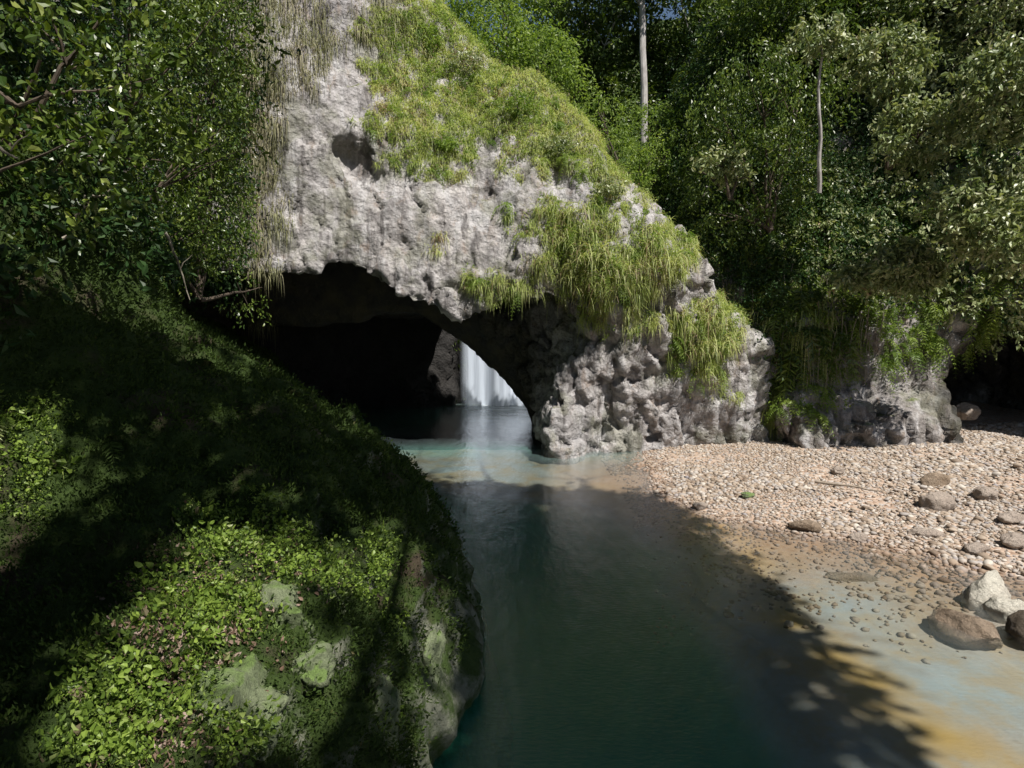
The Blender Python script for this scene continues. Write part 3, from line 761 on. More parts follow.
tag(link('gravel', mesh_np('gravel', VV.reshape(-1, 3), FF, M['pebble'], {'rnd': np.repeat(rg.random(n), len(IV))})), 'buff pink and grey gravel covering the beach', 'gravel', kind='stuff')
# driftwood stick
q0 = G(815, 481, .6); q1 = G(878, 491, .55)
tag(link('driftwood', mesh_np('driftwood', *tube(curve_pts(q0, q1, 8, 0, .08), np.linspace(.05, .02, 8))[:2], M['wood'])), 'thin pale stick of driftwood lying on the gravel', 'stick')

# ------------------------------------------------------------------ cliff vegetation on the arch
def pmask(L, up=None, front=True, thr_bare=True, thr=.25, nz=.9, seed=5):
    def f(c, nn):
        px, py = proj(c); px = px + 24 * fbm(c / 1.3, 2, 88); py = py + 24 * fbm(c / 1.3, 2, 89); r = blob(px, py, L) - (blob(px, py, BARE) if thr_bare else 0)
        r = r * (1 + 1.9 * nz * fbm(c / 1.0, 3, seed)) 
        r = sstep(thr, thr + .35, r)
        if front: r = r * (nn[:, 1] < .45)
        return r
    return f
def grow(name, V_, Q_, N_, L, clumps, per, length, width, mat, label, cat, droop=(.5, 1.0), outw=.7, seed=0, thr=.2, spread=.18, frac=0., kind='stuff', grp=None):
    rg = np.random.default_rng(seed + 1000)
    P, Nn = sample(V_, Q_, N_, clumps, pmask(L, thr=thr, seed=seed + 5), rg)
    P = np.repeat(P, per, 0); Nn = np.repeat(Nn, per, 0); n = len(P)
    P = P + rg.normal(size=(n, 3)) * spread * np.array([1, .5, 1]) * .5
    D = Nn * outw + np.array([0, 0, .75]) + rdir(n, rg) * .6
    cl = np.clip(.5 * np.repeat(rg.random(clumps), per) + .25 * rg.random(n) + .12 + .55 * fbm(P / .9, 3, seed + 70), 0, 1)
    L_ = length * rg.uniform(.5, 1.3, n) * np.repeat(rg.uniform(.6, 1.3, clumps), per)
    prt = blades(P, D, L_, width * rg.uniform(.7, 1.3, n), rg.uniform(*droop, n), 4, rg, cl)
    o = veg(name, prt, M[mat]); tag(o, label, cat, grp, kind); return o
grow('cliff_grass', AV, AQ, AN, [g for g in GR if g[1] < 215 and g[0] > 380], 8500, 14, .38, .028, 'grass', 'short sunlit yellow green grass covering the upper slope of the arch', 'grass', seed=1)
grow('hanging_grass', AV, AQ, AN, [g for g in GR if g[1] >= 215], 3200, 13, .46, .03, 'grass', 'longer grass hanging over the lip of the arch and down the buttress', 'grass', droop=(.4, 1.5), seed=2)
grow('dry_grass', AV, AQ, AN, [(255, 130, 26, 170, 1), (290, 30, 70, 60, 1), (370, 20, 60, 40, .8), (330, 40, 30, 30, .9)], 1500, 10, .55, .028, 'drygrass', 'greyish dry grass hanging on the left shoulder of the arch', 'grass', droop=(.6, 1.9), seed=3, spread=.35)

GR1 = [g for g in GR if g[0] > 380]
def shrublets(name, V_, Q_, L, n, per, spread, size, mat, label, seed, hang=.3, out=.15, kind='foliage', thr=.25, wid=.5):
    rg = np.random.default_rng(seed); P, Nn = sample(V_, Q_, None, n, pmask(L, thr=thr, seed=seed), rg)
    o = veg(name, sprays(P + Nn * rg.uniform(0, out, (n, 1)), per, spread, size, rg, hang, wid, True, Nn + np.array([0, 0, .3])), M[mat]); tag(o, label, kind, kind='stuff')
shrublets('cliff_creeper', AV, AQ, GR1, 2200, 10, .35, .10, 'bush', 'small leaved creeper growing through the grass on the arch', 61)
shrublets('cliff_dead_stems', AV, AQ, GR1, 700, 9, .4, .10, 'litter', 'brown dead stems and leaves among the grass on the arch', 62, .5, wid=.25)
def fernstuff(name, V_, Q_, L, n, per, length, mat, label, seed, droop=.9, thr=.3):
    rg = np.random.default_rng(seed); P, Nn = sample(V_, Q_, None, n, pmask(L, thr=thr, seed=seed), rg)
    P = np.repeat(P, per, 0); Nn = np.repeat(Nn, per, 0); k = len(P)
    cl = np.repeat(rg.random(n), per) * .7 + rg.random(k) * .3
    o = veg(name, fronds(P, Nn * .6 + rdir(k, rg) * .9 + np.array([0, 0, .3]), length * rg.uniform(.5, 1.25, k), 11, .2, droop, rg, cl), M[mat]); tag(o, label, 'fern', kind='stuff')
fernstuff('cliff_fern', AV, AQ, [g for g in GR if g[0] > 400], 420, 6, .75, 'bush', 'drooping ferns scattered through the grass on the arch', 63)
rg = np.random.default_rng(64); P, Nn = sample(AV, AQ, None, 6500, lambda c, nn: (proj(c)[0] < 245 + 18 * fbm(c / 1.2, 2, 3)) * (nn[:, 1] < .5) * (c[:, 2] > 6.5), rg)
tag(veg('shoulder_creeper', sprays(P + Nn * rg.uniform(0, .6, (6500, 1)), 12, .7, .19, rg, .7, .5, True, Nn), M['leafdark']), 'dark creeper covering the left shoulder of the arch', 'foliage', kind='stuff')

for i, (px, py, s_, lab) in enumerate([(470, 70, 1.0, 'low leafy shrub on the upper slope of the arch'), (515, 105, .9, 'round leafy shrub in the middle of the grassy slope'), (555, 150, .8, 'leafy shrub near the right skyline of the grassy slope'),
        (430, 45, .9, 'leafy shrub at the top left of the grassy slope'), (610, 190, .7, 'small leafy shrub low on the skyline beside the saddle'), (445, 150, .6, 'small shrub at the lower edge of the grass beside the bare rock')]):
    x_, y_ = proj(AV); j = np.argsort(np.hypot(x_ - px, y_ - py))[:60]; q = AV[j[np.argmin(AV[j, 1])]]
    rg = np.random.default_rng(80 + i); root = empty('slope_shrub', q); P_, d_ = cloud(90, q + np.array([0, -.1, .35 * s_]), (.75 * s_, .6 * s_, .5 * s_), rg, .4)
    veg('foliage', sprays(P_, 8, .3, .13, rg, .2, .5, True), M['bush' if i % 2 else 'leafpale'], root, q)
    veg('stem', [tube(curve_pts(q - np.array([0, 0, .1]), q + np.append(rg.normal(size=2) * .3, .5), 6, 0, .1, rg), np.linspace(.03, .01, 6), 5) for _ in range(3)], M['twig'], root, q)
    tag(root, lab, 'shrub')
# tussocks you could lift off: individual plants
def tussock_mesh(n, L, wd, mat, seed, droop=(.3, 1.2)):
    rg = np.random.default_rng(seed)
    P = rg.normal(size=(n, 3)) * np.array([.22, .12, .1]); P = P * 1.5; D = np.stack([rg.normal(size=n) * .9, -np.abs(rg.normal(size=n)) * .8, rg.uniform(-.3, 1.1, n)], 1)
    a = blades(P, D, L * rg.uniform(.5, 1.2, n), wd, rg.uniform(*droop, n), 5, rg)
    return mesh_np('tussock', a[0], a[1], M[mat], {'rnd': a[2]}, False)
tm = [tussock_mesh(170, .62, .028, 'grass', 40 + i) for i in range(3)]
def surf_at(px, py, V_, N_):
    x, y = proj(V_); d = np.hypot(x - px, y - py); i = np.argsort(d)[:60]
    i = i[N_[i, 1] < .3] if (N_[i, 1] < .3).any() else i
    j = i[np.argmin(V_[i, 1])]; return V_[j], N_[j]
TS = [(548, 205, 1.1, 'leaning over the bare patch'), (575, 205, 1.2, 'near the top'), (600, 225, 1.2, 'on the crest'), (560, 240, 1.2, 'in the middle'), (590, 255, 1.3, 'at the centre'), (618, 262, 1.1, 'on the right flank'),
      (600, 285, 1.2, 'hanging lowest'), (572, 280, 1.0, 'over the dark lip'), (535, 262, 1.0, 'on the left edge')]
for i, (px, py, s, w) in enumerate(TS):
    P_, N_ = surf_at(px, py, AV, AN); o = link('grass_tussock', tm[i % 3], None, P_); o.scale = (s,) * 3; o.rotation_euler = (0, 0, random.uniform(-.5, .5))
    tag(o, 'arching grass tussock on the bulge above the cave mouth, ' + w, 'grass tussock', 'tussocks on the bulge above the cave mouth')
for i, (px, py, s, lab) in enumerate([(650, 238, 1.2, 'rounded grass tussock capping the shoulder right of the bulge'), (672, 255, 1.2, 'grass tussock at the right end of the shoulder against dark foliage'), (655, 265, 1., 'smaller grass tussock below the shoulder of the buttress'),
        (712, 318, 1.3, 'bushy grass tussock halfway down the right side of the buttress'), (722, 342, 1.3, 'drooping broad grass tussock on the lower right of the buttress'), (700, 352, 1.1, 'hanging tussock over the grey buttress rock'),
        (500, 282, .8, 'small drooping tussock on the arch lip left of the big bulge'), (470, 285, .6, 'smallest tuft dangling from the arch lip'), (430, 130, 1., 'brownish tussock beside the rock face recess'), (460, 95, 1., 'tussock high on the left of the sunlit slope')]):
    P_, N_ = surf_at(px, py, AV, AN); o = link('grass_tussock', tm[i % 3], None, P_); o.scale = (s,) * 3; tag(o, lab, 'grass tussock')

# ------------------------------------------------------------------ foliage masses
# vines and shrubs on the right cliff
CL1 = [(960, 120, 120, 150, 1), (900, 220, 120, 75, 1), (985, 220, 90, 85, 1), (1000, 30, 90, 90, 1), (850, 270, 60, 30, .6), (930, 250, 60, 35, .6), (860, 60, 90, 80, 1)]
CL2 = [(740, 260, 70, 130, 1), (800, 190, 80, 105, 1), (760, 130, 90, 100, 1), (830, 80, 100, 100, 1), (745, 370, 35, 50, .7), (850, 220, 60, 60, .8)]
def vines(name, L, n, per, size, mat, label, seed, spread=.6, hang=.5, out=.5, thr=.2, V_=None, Q_=None, cheap=True, wid=.5):
    rg = np.random.default_rng(seed); V_ = CV if V_ is None else V_; Q_ = CQ if Q_ is None else Q_
    P, Nn = sample(V_, Q_, None, n, pmask(L, thr=thr, seed=seed), rg)
    P = P + Nn * rg.uniform(0, out, (n, 1)) ** 1.0
    o = veg(name, sprays(P, per, spread, size, rg, hang, wid, cheap, Nn), M[mat]); tag(o, label, 'foliage', kind='stuff'); return o
vines('cliff_underleaf', CL1, 4200, 10, .2, 'leafdark', 'dark leaves under the pale creeper on the right cliff', 204, .6, .5, .3)
vines('cliff_vines', CL1, 2600, 12, .23, 'leafpale', 'pale glossy creeper leaves covering the right cliff', 201, .7, .5, .8)
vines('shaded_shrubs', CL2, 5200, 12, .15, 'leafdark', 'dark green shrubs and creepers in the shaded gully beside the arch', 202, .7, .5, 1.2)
vines('low_creepers', [(830, 330, 60, 25, .8), (900, 330, 50, 25, .7), (810, 400, 40, 14, .5), (880, 300, 50, 35, .8)], 800, 10, .12, 'bush', 'bright green creepers on the grey cliff above the beach', 203, .4, .6, .3)
grow('gully_grass', CV, CQ, CN, [(740, 400, 40, 45, 1), (800, 330, 40, 60, .8), (770, 300, 50, 80, .8)], 900, 12, .9, .045, 'grass', 'long grass hanging in the gully between the buttress and the beach cliff', 'grass', droop=(1.2, 2.2), seed=8)

GF = [(720, 150, 60, 90, 1), (770, 230, 60, 90, 1), (740, 80, 60, 60, 1), (700, 220, 30, 40, .8), (840, 260, 50, 60, .8), (800, 330, 40, 50, .8)]
fernstuff('hanging_fronds', CV, CQ, GF, 800, 6, 1.9, 'leaf', 'long feathery fronds hanging down the shaded gully', 64, 1.3, .25)
fernstuff('cliff_fronds', CV, CQ, [(900, 330, 60, 40, 1), (960, 260, 80, 80, .9), (860, 180, 60, 80, .8), (820, 380, 40, 30, .8)], 420, 6, 1.0, 'bush', 'bright fern fronds among the creepers of the right cliff', 65, 1., .3)
# hanging rootlets (curtain of thin stems) on right cliff
rg = np.random.default_rng(12)
P, Nn = sample(CV, CQ, None, 240, pmask([(790, 290, 60, 90, 1), (740, 300, 50, 100, 1), (850, 280, 50, 60, .7)], seed=33), rg)
parts = []
for a in P:
    a = a + np.array([0, -.6, 0]); b = a + np.array([rg.normal() * .2, rg.normal() * .1, -rg.uniform(1, 3.2)])
    parts.append(tube(curve_pts(a, b, 6, 0, .12, rg), np.linspace(.015, .008, 6), 4))
tag(veg('hanging_roots', parts, M['twig']), 'curtain of thin pale roots hanging down the shaded cliff', 'roots', kind='stuff')

# left slope vegetation
def bank_mask(f):
    def g(c, nn):
        px, py = proj(c); return f(c, px, py)
    return g
rg = np.random.default_rng(21)
vis = lambda c, px, py: ((px > -60) & (px < 520) & (py > 150) & (py < 830) & (c[:, 1] > 1.2)) * 1. / np.maximum(c[:, 1], 2) ** 1.3
P, Nn = sample(LV, LQ, LN, 30000, bank_mask(lambda c, px, py: vis(c, px, py) * (c[:, 2] > .8) * (1 - .85 * sstep(395, 430, px) * sstep(500, 560, py) * (fbm(c / .5, 3, 8) > -.15))), rg)
P = np.repeat(P, 5, 0); n = len(P); P = P + rg.normal(size=(n, 3)) * .07; dist = np.maximum(P[:, 1], 3)
pt = leaves4(P, np.repeat(Nn, 5, 0) + rdir(n, rg) * .9 + np.array([0, 0, .3]), .028 + dist * .0045, .45, rg, np.repeat(rg.random(n // 5) * .7, 5) + rg.random(n) * .3)
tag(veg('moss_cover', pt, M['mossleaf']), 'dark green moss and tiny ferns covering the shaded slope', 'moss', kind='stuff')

HB = [(240, 540, 60, 45, 1), (200, 620, 65, 55, 1), (150, 700, 75, 50, 1), (110, 745, 60, 40, .9), (300, 570, 50, 35, .7), (365, 570, 35, 40, .6), (230, 740, 60, 30, .5), (15, 440, 50, 60, .9), (30, 500, 45, 45, .6), (350, 730, 50, 50, .35), (385, 640, 30, 60, .35)]
P, Nn = sample(LV, LQ, LN, 2500, bank_mask(lambda c, px, py: sstep(.3, .7, blob(px, py, HB) * (1 + 1.6 * fbm(c / .3, 3, 77))) / np.maximum(c[:, 1], 2) ** 1.3), rg)
pt = [sprays(P[q::3] + Nn[q::3] * .03, 7, .14 + .05 * q, (.022, .036, .058)[q], rg, .2, .7, False, Nn[q::3] + np.array([0, 0, .5])) for q in range(3)]
tag(veg('ground_herbs', pt, M['herb']), 'bright small leaved herbs growing over the sunlit ledge', 'ground cover', kind='stuff')
P, Nn = sample(LV, LQ, LN, 2600, bank_mask(lambda c, px, py: blob(px, py, [(190, 640, 80, 100, 1), (270, 570, 60, 50, .7), (150, 740, 70, 50, .8)]) ** 2 / np.maximum(c[:, 1], 2) ** 1.3), rg)
pt = leaves(P + Nn * .025, Nn * .2 + rdir(len(P), rg), .06, .6, rng=rg)
tag(veg('leaf_litter', pt, M['litter']), 'fallen brown leaves scattered over the sunlit ledge', 'leaf litter', kind='stuff')

P, Nn = sample(LV, LQ, LN, 9000, bank_mask(lambda c, px, py: (sstep(.15, .6, blob(px, py, HB)) + .25 * (px > 120) * (py > 480)) * (c[:, 2] > .5) * (px < 470) / np.maximum(c[:, 1], 2) ** 1.3 * (fbm(c / .35, 3, 78) > -.1)), rg)
tag(veg('ledge_grass', blades(P, Nn * .5 + rdir(len(P), rg) * .7 + np.array([0, 0, .6]), rg.uniform(.06, .2, len(P)), .008, rg.uniform(.3, 1.1, len(P)), 3, rg), M['mossleaf']), 'fine dark grass between the herbs of the ledge', 'grass', kind='stuff')
def bank_pt(px, py):
    x, y = proj(LV); m = (LV[:, 1] > 1.5); d = np.hypot(x - px, y - py) + (~m) * 999; i = np.argsort(d)[:25]; return LV[i[np.argmin(LV[i, 1])]]
for i, (px, py, s, lab) in enumerate([(235, 680, (.85, 1.1, .7), 'large smooth pale green mossy rock in the middle of the sunlit ledge'), (280, 590, (.75, .9, .6), 'pale mossy rock at the top of the ledge beside a brown fallen leaf'),
        (330, 650, (.42, .6, .4), 'shaded mossy rock right of the large pale one'), (440, 645, (.45, .8, .8), 'pale yellowish rock knob on the drop to the water'), (400, 700, (.5, .9, .9), 'ribbed mossy rock low on the flank above the water')]):
    q = bank_pt(px, py); o = link('mossy_rock', boulder_mesh('mossy_rock', s, M['mossrock'], 300 + i, 5, lump=.6), None, q - np.array([0, 0, s[2] * .22])); tag(o, lab, 'mossy rock')

def fern_mesh(n, L, mat, seed, leafy=False):
    rg = np.random.default_rng(seed); D = np.stack([rg.normal(size=n), rg.normal(size=n), rg.uniform(.2, 1.2, n)], 1); P = rg.normal(size=(n, 3)) * .02
    if leafy:
        st = [blades(P, D, L * rg.uniform(.5, 1., n), .012, .4, 4, rg)]
        T = unit(D); q = []
        for k in range(1, 5): q.append(P + T * L * .2 * k * (1 - .1 * k) + rg.normal(size=(n, 3)) * .03)
        q = np.concatenate(q); st.append(leaves(q, rdir(len(q), rg) + np.array([0, 0, .2]), L * .28, .7, rng=rg)); a = merge(st)
    else: a = fronds(P, D, L * rg.uniform(.6, 1.1, n), 13, .22, .7, rg)
    return mesh_np('fern', a[0], a[1], M[mat], {'rnd': a[2]}, False)
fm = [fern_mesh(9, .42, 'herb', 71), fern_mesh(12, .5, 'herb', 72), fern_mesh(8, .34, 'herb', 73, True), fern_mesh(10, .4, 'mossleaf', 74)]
for i, (px, py, k, s_, nm, lab) in enumerate([(195, 505, 2, 1.1, 'herb_plant', 'broad leaved herb at the dark upper edge of the sunlit ledge'), (235, 478, 0, .9, 'fern', 'small fern standing at the very top of the sunlit ledge'),
        (165, 560, 2, 1., 'herb_plant', 'leafy herb leaning left over the dark hollow beside the ledge'), (140, 610, 2, .9, 'herb_plant', 'pale herb on the left rim halfway along the ledge'),
        (95, 680, 0, .8, 'fern', 'bright fern on the lower left rim of the ledge'), (55, 725, 2, .9, 'herb_plant', 'herb at the bottom left tip of the sunlit ledge'), (20, 405, 1, 1.1, 'fern', 'sunlit fern at the left edge of the photo above the dark hollow'),
        (60, 450, 2, 1.3, 'herb_plant', 'bright bush of herb leaves at the left edge of the slope'), (380, 560, 2, .8, 'herb_plant', 'light green herb on the crest above the drop to the water'), (330, 520, 3, 1.3, 'fern', 'dark fern on the shaded slope just above the ledge'),
        (300, 400, 3, 2.2, 'fern', 'dark fern at the middle of the mossy slope'), (215, 370, 3, 2., 'fern', 'dark fern high on the shaded mossy slope'), (370, 440, 3, 2.4, 'fern', 'dark fern on the skyline of the slope beside the cave water'),
        (110, 430, 3, 1.7, 'fern', 'dim fern on the left part of the shaded slope'), (255, 330, 3, 2.6, 'fern', 'dark fern where the mossy slope meets the cave mouth'), (430, 560, 3, 1., 'fern', 'small fern clinging near the edge over the pool')]):
    o = link(nm, fm[k], None, bank_pt(px, py)); o.scale = (s_,) * 3; o.rotation_euler = (0, 0, i * 1.3); tag(o, lab, 'fern' if nm == 'fern' else 'herb')
for i, (a, b, lab) in enumerate([(W(165, 235, 13), W(190, 300, 13.2), 'pale crooked twig hanging over the dark slope'), (W(0, 148, 9), W(18, 158, 9), 'pale broken twig at the left edge among dark leaves'),
        (W(90, 195, 12), W(118, 197, 12), 'short bare pale stick inside the dark bush'), (W(62, 240, 11), W(85, 195, 11.3), 'forked pale twig low in the dark bush on the left')]):
    tw = [tube(curve_pts(a, b, 9, .03, .25, rg), np.linspace(.03, .008, 9), 6)]; mid = (np.array(a) + b) / 2
    tw.append(tube(curve_pts(mid, mid + np.array([.3, 0, .25]), 6, 0, .2, rg), np.linspace(.012, .004, 6), 5))
    tag(veg('twig', tw, M['twig']), lab, 'twig')

# left hanging foliage: bushes on the upper left, each a thing with stem and foliage
def bush(name, base, centres, leafsize, per, n, mat, label, cat, seed, hang=.4, spread=.6, limbs=True, shell=.5, barkm='bark', cheap=False, trunk_r=.08, wid=.45, group=None, keep=None):
    rg = np.random.default_rng(seed); root = empty(name, base); b = np.array(base, float)
    tot = sum(c[3] * c[4] * c[5] for c in centres) or 1; Ps = []
    st = []
    for c in centres:
        k = max(8, int(n * (c[3] * c[4] * c[5]) / tot)); P, d = cloud(k, c[:3], c[3:6], rg, shell)
        P = P[vnoise(P / .8, seed) > -.35]
        if keep is not None: P = P[keep(P)]
        Ps.append(P)
        if limbs:
            st.append(tube(curve_pts(b, c[:3], 10, 0, .10, rg), np.linspace(trunk_r, trunk_r * .3, 10), 8, .05))
            for e in range(4):
                tgt = np.array(c[:3]) + rdir(1, rg)[0] * np.array(c[3:6]) * .8; st.append(tube(curve_pts(np.array(c[:3]) * .8 + b * .2, tgt, 7, 0, .12, rg), np.linspace(trunk_r * .4, .008, 7), 6))
    P = np.concatenate(Ps)
    veg('foliage', sprays(P, per, spread, leafsize, rg, hang, wid, cheap), M[mat], root, b)
    if st: veg('stem', st, M[barkm], root, b)
    tag(root, label, cat, group); return root
def C(px, py, D, rx, ry, rz): q = W(px, py, D); return (q[0], q[1], q[2], rx, ry, rz)
bush('leafy_bush', W(-60, 260, 12), [C(40, 60, 11, 2.6, 1.6, 1.4), C(-30, 170, 10, 2.2, 1.5, 1.6), C(110, 130, 12.5, 1.6, 1.2, 1.2), C(100, 20, 12, 2., 1.2, .8)], .15, 8, 420, 'leaf', 'broad leaved bush overhanging the top left corner of the gorge', 'bush', 401, wid=.6)
bush('leafy_bush', W(60, 320, 16), [C(150, 60, 16, 3.0, 2., 2.2), C(60, 210, 15, 2.2, 1.5, 1.4), C(175, 160, 18, 2.2, 1.5, 2.2)], .15, 8, 620, 'leaf', 'tall bush with small leaves against the left shoulder of the arch', 'bush', 402)
bush('leafy_bush', W(200, 300, 21), [C(190, 90, 21, 1.8, 1.6, 3.0), C(212, 200, 22, 1.3, 1.4, 2.2), C(150, 230, 20, 2.2, 1.5, 1.6), C(250, 290, 24, .9, .8, .8), C(215, 30, 21, 1.5, 1., 1.6)], .13, 10, 2000, 'leaf', 'drooping small leaved shrub between the dark slope and the pale rock face', 'bush', 403, hang=.8)

# dark backing on the steep left slope
rg = np.random.default_rng(31)
P, Nn = sample(LV, LQ, LN, 6000, lambda c, nn: ((c[:, 1] > 8) & (xw(c[:, 1]) - c[:, 0] > 6.5)) * 1., rg)
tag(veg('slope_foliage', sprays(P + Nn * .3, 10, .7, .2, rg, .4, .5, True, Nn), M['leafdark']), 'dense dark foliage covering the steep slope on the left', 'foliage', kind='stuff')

# trees of the gorge rim and the hillside
def tree(name, label, base, top, crowns, mat, n, leaf, seed, r=.3, barkm='bark', per=9, spread=1.0, group=None, keep=None, hang=.35):
    rg = np.random.default_rng(seed); root = empty(name, base); b = np.array(base, float)
    tr = curve_pts(base, top, 14, 0, .03, rg); st = [tube(tr, np.linspace(r, r * .45, 14), 12, .04)]
    Ps = []; tot = sum(c[3] * c[4] * c[5] for c in crowns)
    for c in crowns:
        s0 = tr[rg.integers(6, 13)]; st.append(tube(curve_pts(s0, c[:3], 8, 0, .1, rg), np.linspace(r * .4, r * .12, 8), 7))
        for e in range(5):
            st.append(tube(curve_pts(c[:3], np.array(c[:3]) + rdir(1, rg)[0] * np.array(c[3:6]) * .85, 6, 0, .12, rg), np.linspace(r * .13, .01, 6), 5))
        k = int(n * c[3] * c[4] * c[5] / tot); P, d = cloud(k, c[:3], c[3:6], rg, .35); P = P[vnoise(P / 1.3, seed) > -.3] if keep is None else P
        if keep is not None: P = P[keep(P)]
        Ps.append(P)
    veg('trunk', st, M[barkm], root, b)
    veg('crown', sprays(np.concatenate(Ps), per, spread, leaf, rg, hang, .5, True), M[mat], root, b)
    tag(root, label, 'tree', group); return root
def TC(px, py, D, r, k=.8): q = W(px, py, D); return (q[0], q[1], q[2], r, r, r * k)
tree('forest_tree', 'tall tree with a straight pale grey trunk rising behind the arch', W(645, 150, 40), W(640, -120, 41), [TC(600, -40, 41, 4), TC(690, -50, 42, 4), TC(645, -110, 41, 4), TC(605, 45, 42, 1.6), TC(700, 60, 44, 2.2)], 'leaf', 2600, .32, 501, .24, 'bark_pale')
tree('forest_tree', 'bright yellow green tree behind the top of the arch', W(520, 130, 36), W(500, 0, 37), [TC(490, 40, 36, 2.3), TC(540, 60, 37, 2.2), TC(575, 95, 37, 1.4), TC(460, -10, 36, 2.2), TC(520, -20, 38, 2.2)], 'bush', 2200, .22, 502, .14)
tree('forest_tree', 'dark tree standing left of the pale trunk', W(580, 150, 44), W(585, 10, 45), [TC(575, 70, 45, 3.), TC(610, 100, 44, 2.6), TC(560, 20, 47, 2.4), TC(620, 30, 46, 2.8)], 'leaf', 2400, .3, 503, .2)
tree('forest_tree', 'dark tree crown filling the gap right of the pale trunk', W(700, 170, 46), W(700, -20, 47), [TC(690, 60, 46, 3.2), TC(730, 20, 47, 3.), TC(680, 110, 45, 2.4), TC(740, 90, 44, 2.4)], 'leaf', 2600, .3, 504, .2)
tree('forest_tree', 'broad tree leaning out from the top of the right cliff', W(860, 120, 36), W(840, -60, 34), [TC(800, 0, 33, 3.5), TC(860, 20, 33, 3.2), TC(760, 20, 36, 3.0), TC(900, -30, 33, 3.5), TC(830, 90, 34, 2.)], 'leaf', 3600, .26, 505, .25)
tree('forest_tree', 'tree at the top right corner above the creepers', W(990, 80, 32), W(985, -80, 31), [TC(960, -10, 30, 3.2), TC(1020, 10, 29, 3.2), TC(1060, -60, 30, 4)], 'leafpale', 2600, .22, 506, .25)
for i, (cs, lab) in enumerate([([C(985, 205, 22.5, 1.7, 1., 1.6), C(1020, 240, 22, 1.2, .9, .9)], 'pale leaved shrub bulging from the right cliff above the dark hollow'),
        ([C(925, 130, 24, 1.5, 1., 1.3), C(890, 60, 25, 1.5, 1., 1.2)], 'pale leaved shrub high on the right cliff beside the black opening in the foliage'),
        ([C(1010, 90, 22, 1.6, 1., 1.7)], 'big pale shrub at the right edge high on the cliff'),
        ([C(905, 265, 25, 1.3, .8, .9), C(860, 275, 26, .9, .7, .6)], 'pale creeper clump draped over the grey cliff left of the hollow')]):
    bush('pale_shrub', (cs[0][0], cs[0][1] + 2.2, cs[0][2] - 1), cs, .21, 10, 520, 'leafpale', lab, 'shrub', 650 + i, spread=.6, cheap=False, wid=.5, hang=.6)
# bright bushes behind saddle
bush('leafy_bush', W(640, 220, 36), [TC(622, 165, 37, 1.8), TC(650, 130, 37.5, 2.), TC(672, 180, 36, 1.8), TC(640, 185, 36.5, 1.7), TC(690, 140, 37, 1.6), TC(606, 140, 33.8, 1.1), TC(640, 165, 33.5, 1.3), TC(668, 150, 34.5, 1.3), TC(598, 112, 36, 1.2), TC(690, 105, 38, 1.4)], .17, 11, 1500, 'bush', 'bright green bush in the sunny saddle right of the arch top', 'bush', 601, spread=.5, cheap=True)
bush('leafy_bush', W(730, 200, 27), [TC(722, 160, 27, .8, .5), TC(738, 175, 27.5, .6, .5)], .2, 8, 120, 'leafpale', 'small pale leaved shrub catching the sun on the shaded right slope', 'bush', 602, spread=.5, wid=.6)
bush('leafy_bush', W(770, 230, 29), [TC(760, 90, 29, 1.9, 1.2), TC(720, 110, 30, 1.6, 1.), TC(700, 170, 31, 1.3, 1.2), TC(770, 170, 28.5, 1.6, 1.2), TC(800, 90, 29, 1.8, 1.2), TC(735, 215, 29, 1.3, 1.)], .18, 10, 1200, 'leaf', 'dark drooping shrub hanging in the shaded gully left of the thin sapling', 'bush', 603, spread=.9, cheap=True, hang=.9)
# thin sapling
root = empty('sapling', W(819, 190, 25)); b = np.array(W(819, 190, 25))
veg('trunk', [tube(curve_pts(b, W(822, 45, 24.5), 14, 0, .12), np.linspace(.085, .035, 14), 8)], M['bark_pale'], root, b)
rg = np.random.default_rng(5); tp = np.array(W(822, 45, 24.5)); n = 26
D = np.stack([rg.normal(size=n), rg.normal(size=n), rg.uniform(.1, .9, n)], 1)
pc = np.concatenate([cloud(26, tp + np.array(o_), (.8, .6, .35), rg)[0] for o_ in ((0, 0, 0), (.7, .1, .25), (-.6, 0, .1), (.1, 0, .7))])
veg('crown', sprays(pc, 9, .45, .2, rg, .5, .5), M['leafpale'], root, b)
tag(root, 'slender sapling with a thin pale stem and a tuft of leaves on the right slope', 'sapling')

# distant forest
rg = np.random.default_rng(41); parts = []
P, _ = sample(HV, HQ, None, 260, lambda c, nn: ((np.abs(c[:, 0]) < 75) & (c[:, 1] < 110)) / np.maximum(c[:, 1] - 30, 5) ** 1.0, rg)
for a in P:
    r = rg.uniform(2.5, 4.5); hgt = rg.uniform(4, 9)
    parts.append(sprays(cloud(150, a + np.array([0, 0, hgt]), (r, r, r * 1.3), rg, .4)[0], 8, 1.4, .5, rg, .3, .6, True))
tag(veg('forest', parts, M['leaf']), 'dark rainforest rising behind the gorge', 'forest', kind='stuff')

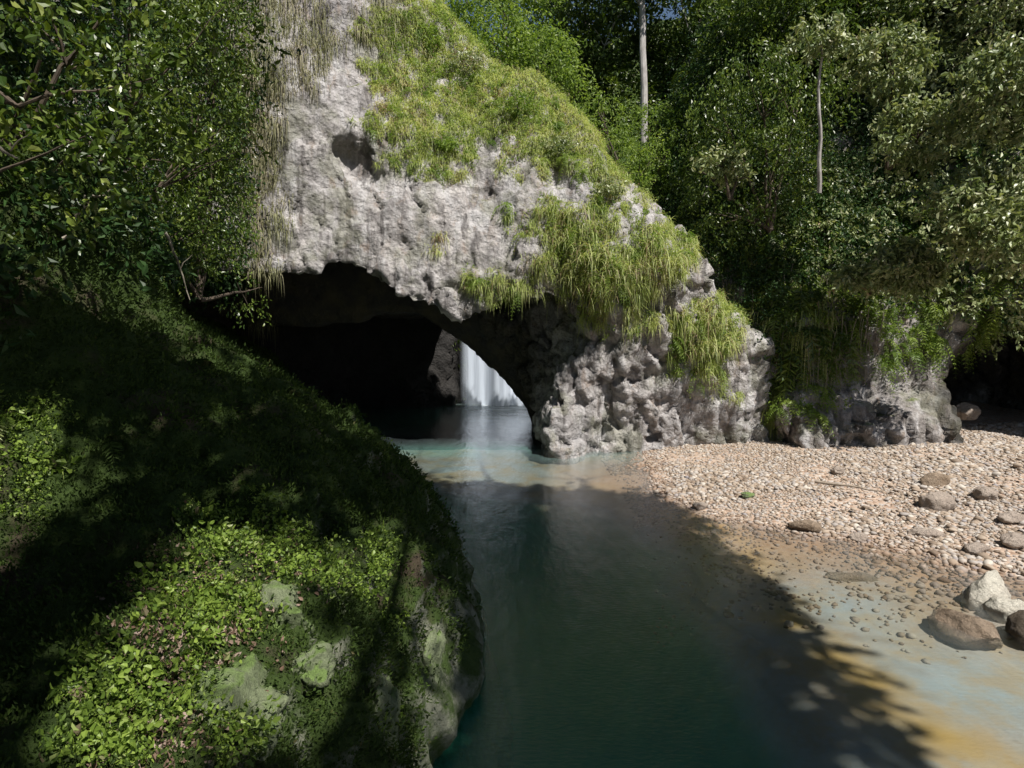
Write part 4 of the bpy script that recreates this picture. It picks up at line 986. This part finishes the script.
# ------------------------------------------------------------------ unseen trees added to shade the left bank and pool (beyond the frame)
PATCH = [(250, 550, .85), (180, 640, .85), (120, 720, .75), (245, 680, .75), (340, 690, .4), (400, 540, .45), (20, 440, .9), (25, 500, .8), (350, 560, .4), (440, 640, .5), (60, 745, .4), (455, 700, .7), (300, 610, .5), (440, 580, .7), (465, 630, .7), (455, 740, .6), (410, 690, .4), (390, 520, .35), (240, 620, .6)]  # spots kept sunlit by gaps cut in the added crowns
PP = [(bank_pt(px, py), r) for px, py, r in PATCH]
for q, r_ in ((W(60, 40, 11), 2.2), (W(0, 60, 10), 1.8), (W(190, 60, 17), 1.6), (W(225, 100, 20), 2.3), (W(240, 190, 21), 1.7), (W(90, 130, 13), 1.6)): PP.append((np.array(q), r_))
def keep_gap(P):  # trims the added crowns so their shadow takes the wanted shape
    k = np.ones(len(P), bool)
    for c, r in PP:
        v = P - c; t = v @ SUN; d = np.linalg.norm(v - t[:, None] * SUN, axis=1)
        g = P - SUN * ((P[:, 2] - .8) / SUN[2])[:, None]
        k &= ~((d < r + .25) & (t > 1) & (g[:, 0] < xw(g[:, 1]) + .3))
    px, py = proj(P); k &= ~((P[:, 1] > 0) & (py > -25))          # crowns stay above the open view of the gorge
    g = P - SUN * (P[:, 2] / SUN[2])[:, None]                      # crowns cut so their shadow stops along the pool edge
    k &= sdist(g[:, 0], g[:, 1], L_W) < -.1
    k &= g[:, 1] < 24.2
    return k
def shade_tree(base, cs, seed, label):
    tree('added_shade_tree', label, base, (cs[0][0], cs[0][1], cs[0][2]), cs, 'leafdark', 5200, .42, seed, .4, keep=keep_gap, spread=.7, hang=.2)
shade_tree((-16, -4, 12), [(-9, -2, 18, 5, 5, 2.2), (-4, 2, 18, 4.5, 5, 2.2), (-5, 8, 19, 5, 5, 2.2), (-10, 5, 19.5, 4.5, 5, 2.5)], 701, 'unseen dark tree added to shade the near left bank')
shade_tree((-19, 12, 20), [(-13, 11, 22, 5, 5, 2.5), (-7, 13, 22, 4.5, 4.5, 2.2), (-14, 5, 21, 4, 4, 2.5)], 702, 'unseen dark tree added on the steep left slope for shade')
shade_tree((5, -16, 2), [(3, -6, 16, 5, 5, 2.2), (7, -2, 16.5, 5, 5, 2.2), (1, 1, 17, 5, 5, 2), (9, 4, 17.5, 4.5, 5, 2), (4, 7, 18.5, 4.5, 4.5, 1.8), (6, 0, 19.5, 5.5, 5.5, 1.2), (9, 4, 20.5, 5, 5, 1.2), (5, -4, 19, 5.5, 5, 1.2)], 703, 'unseen dark tree added behind the viewpoint on the right bank for shade')
shade_tree((6, -17, 2), [(8, 9, 18.5, 4.5, 4.5, 1.8), (5, 13, 20, 4.5, 4.5, 1.8), (10.5, 12, 19.5, 4, 4, 1.8), (8, 5, 19.5, 3.5, 3.5, 1.6), (11, 6.5, 18.5, 3.5, 3.5, 1.6), (10, 1.5, 18.5, 4.5, 4.5, 1.5), (0, 14, 20.5, 4.5, 4, 1.6), (7, 17, 20.5, 4, 3.5, 1.5)], 705, 'unseen wide dark tree added to shade the pool from the right')
shade_tree((-6, -14, 8), [(-3, -9, 16, 5, 4.5, 2.2), (-8, -8, 16.5, 4.5, 4.5, 2.2), (3, -12, 16, 5, 4.5, 2.5), (10, -9, 16, 5, 5, 2.5)], 704, 'unseen dark tree added behind the viewpoint on the left for shade')
print('objects', len(bpy.data.objects), 'verts', sum(len(o.data.vertices) for o in bpy.data.objects if o.type == 'MESH'))
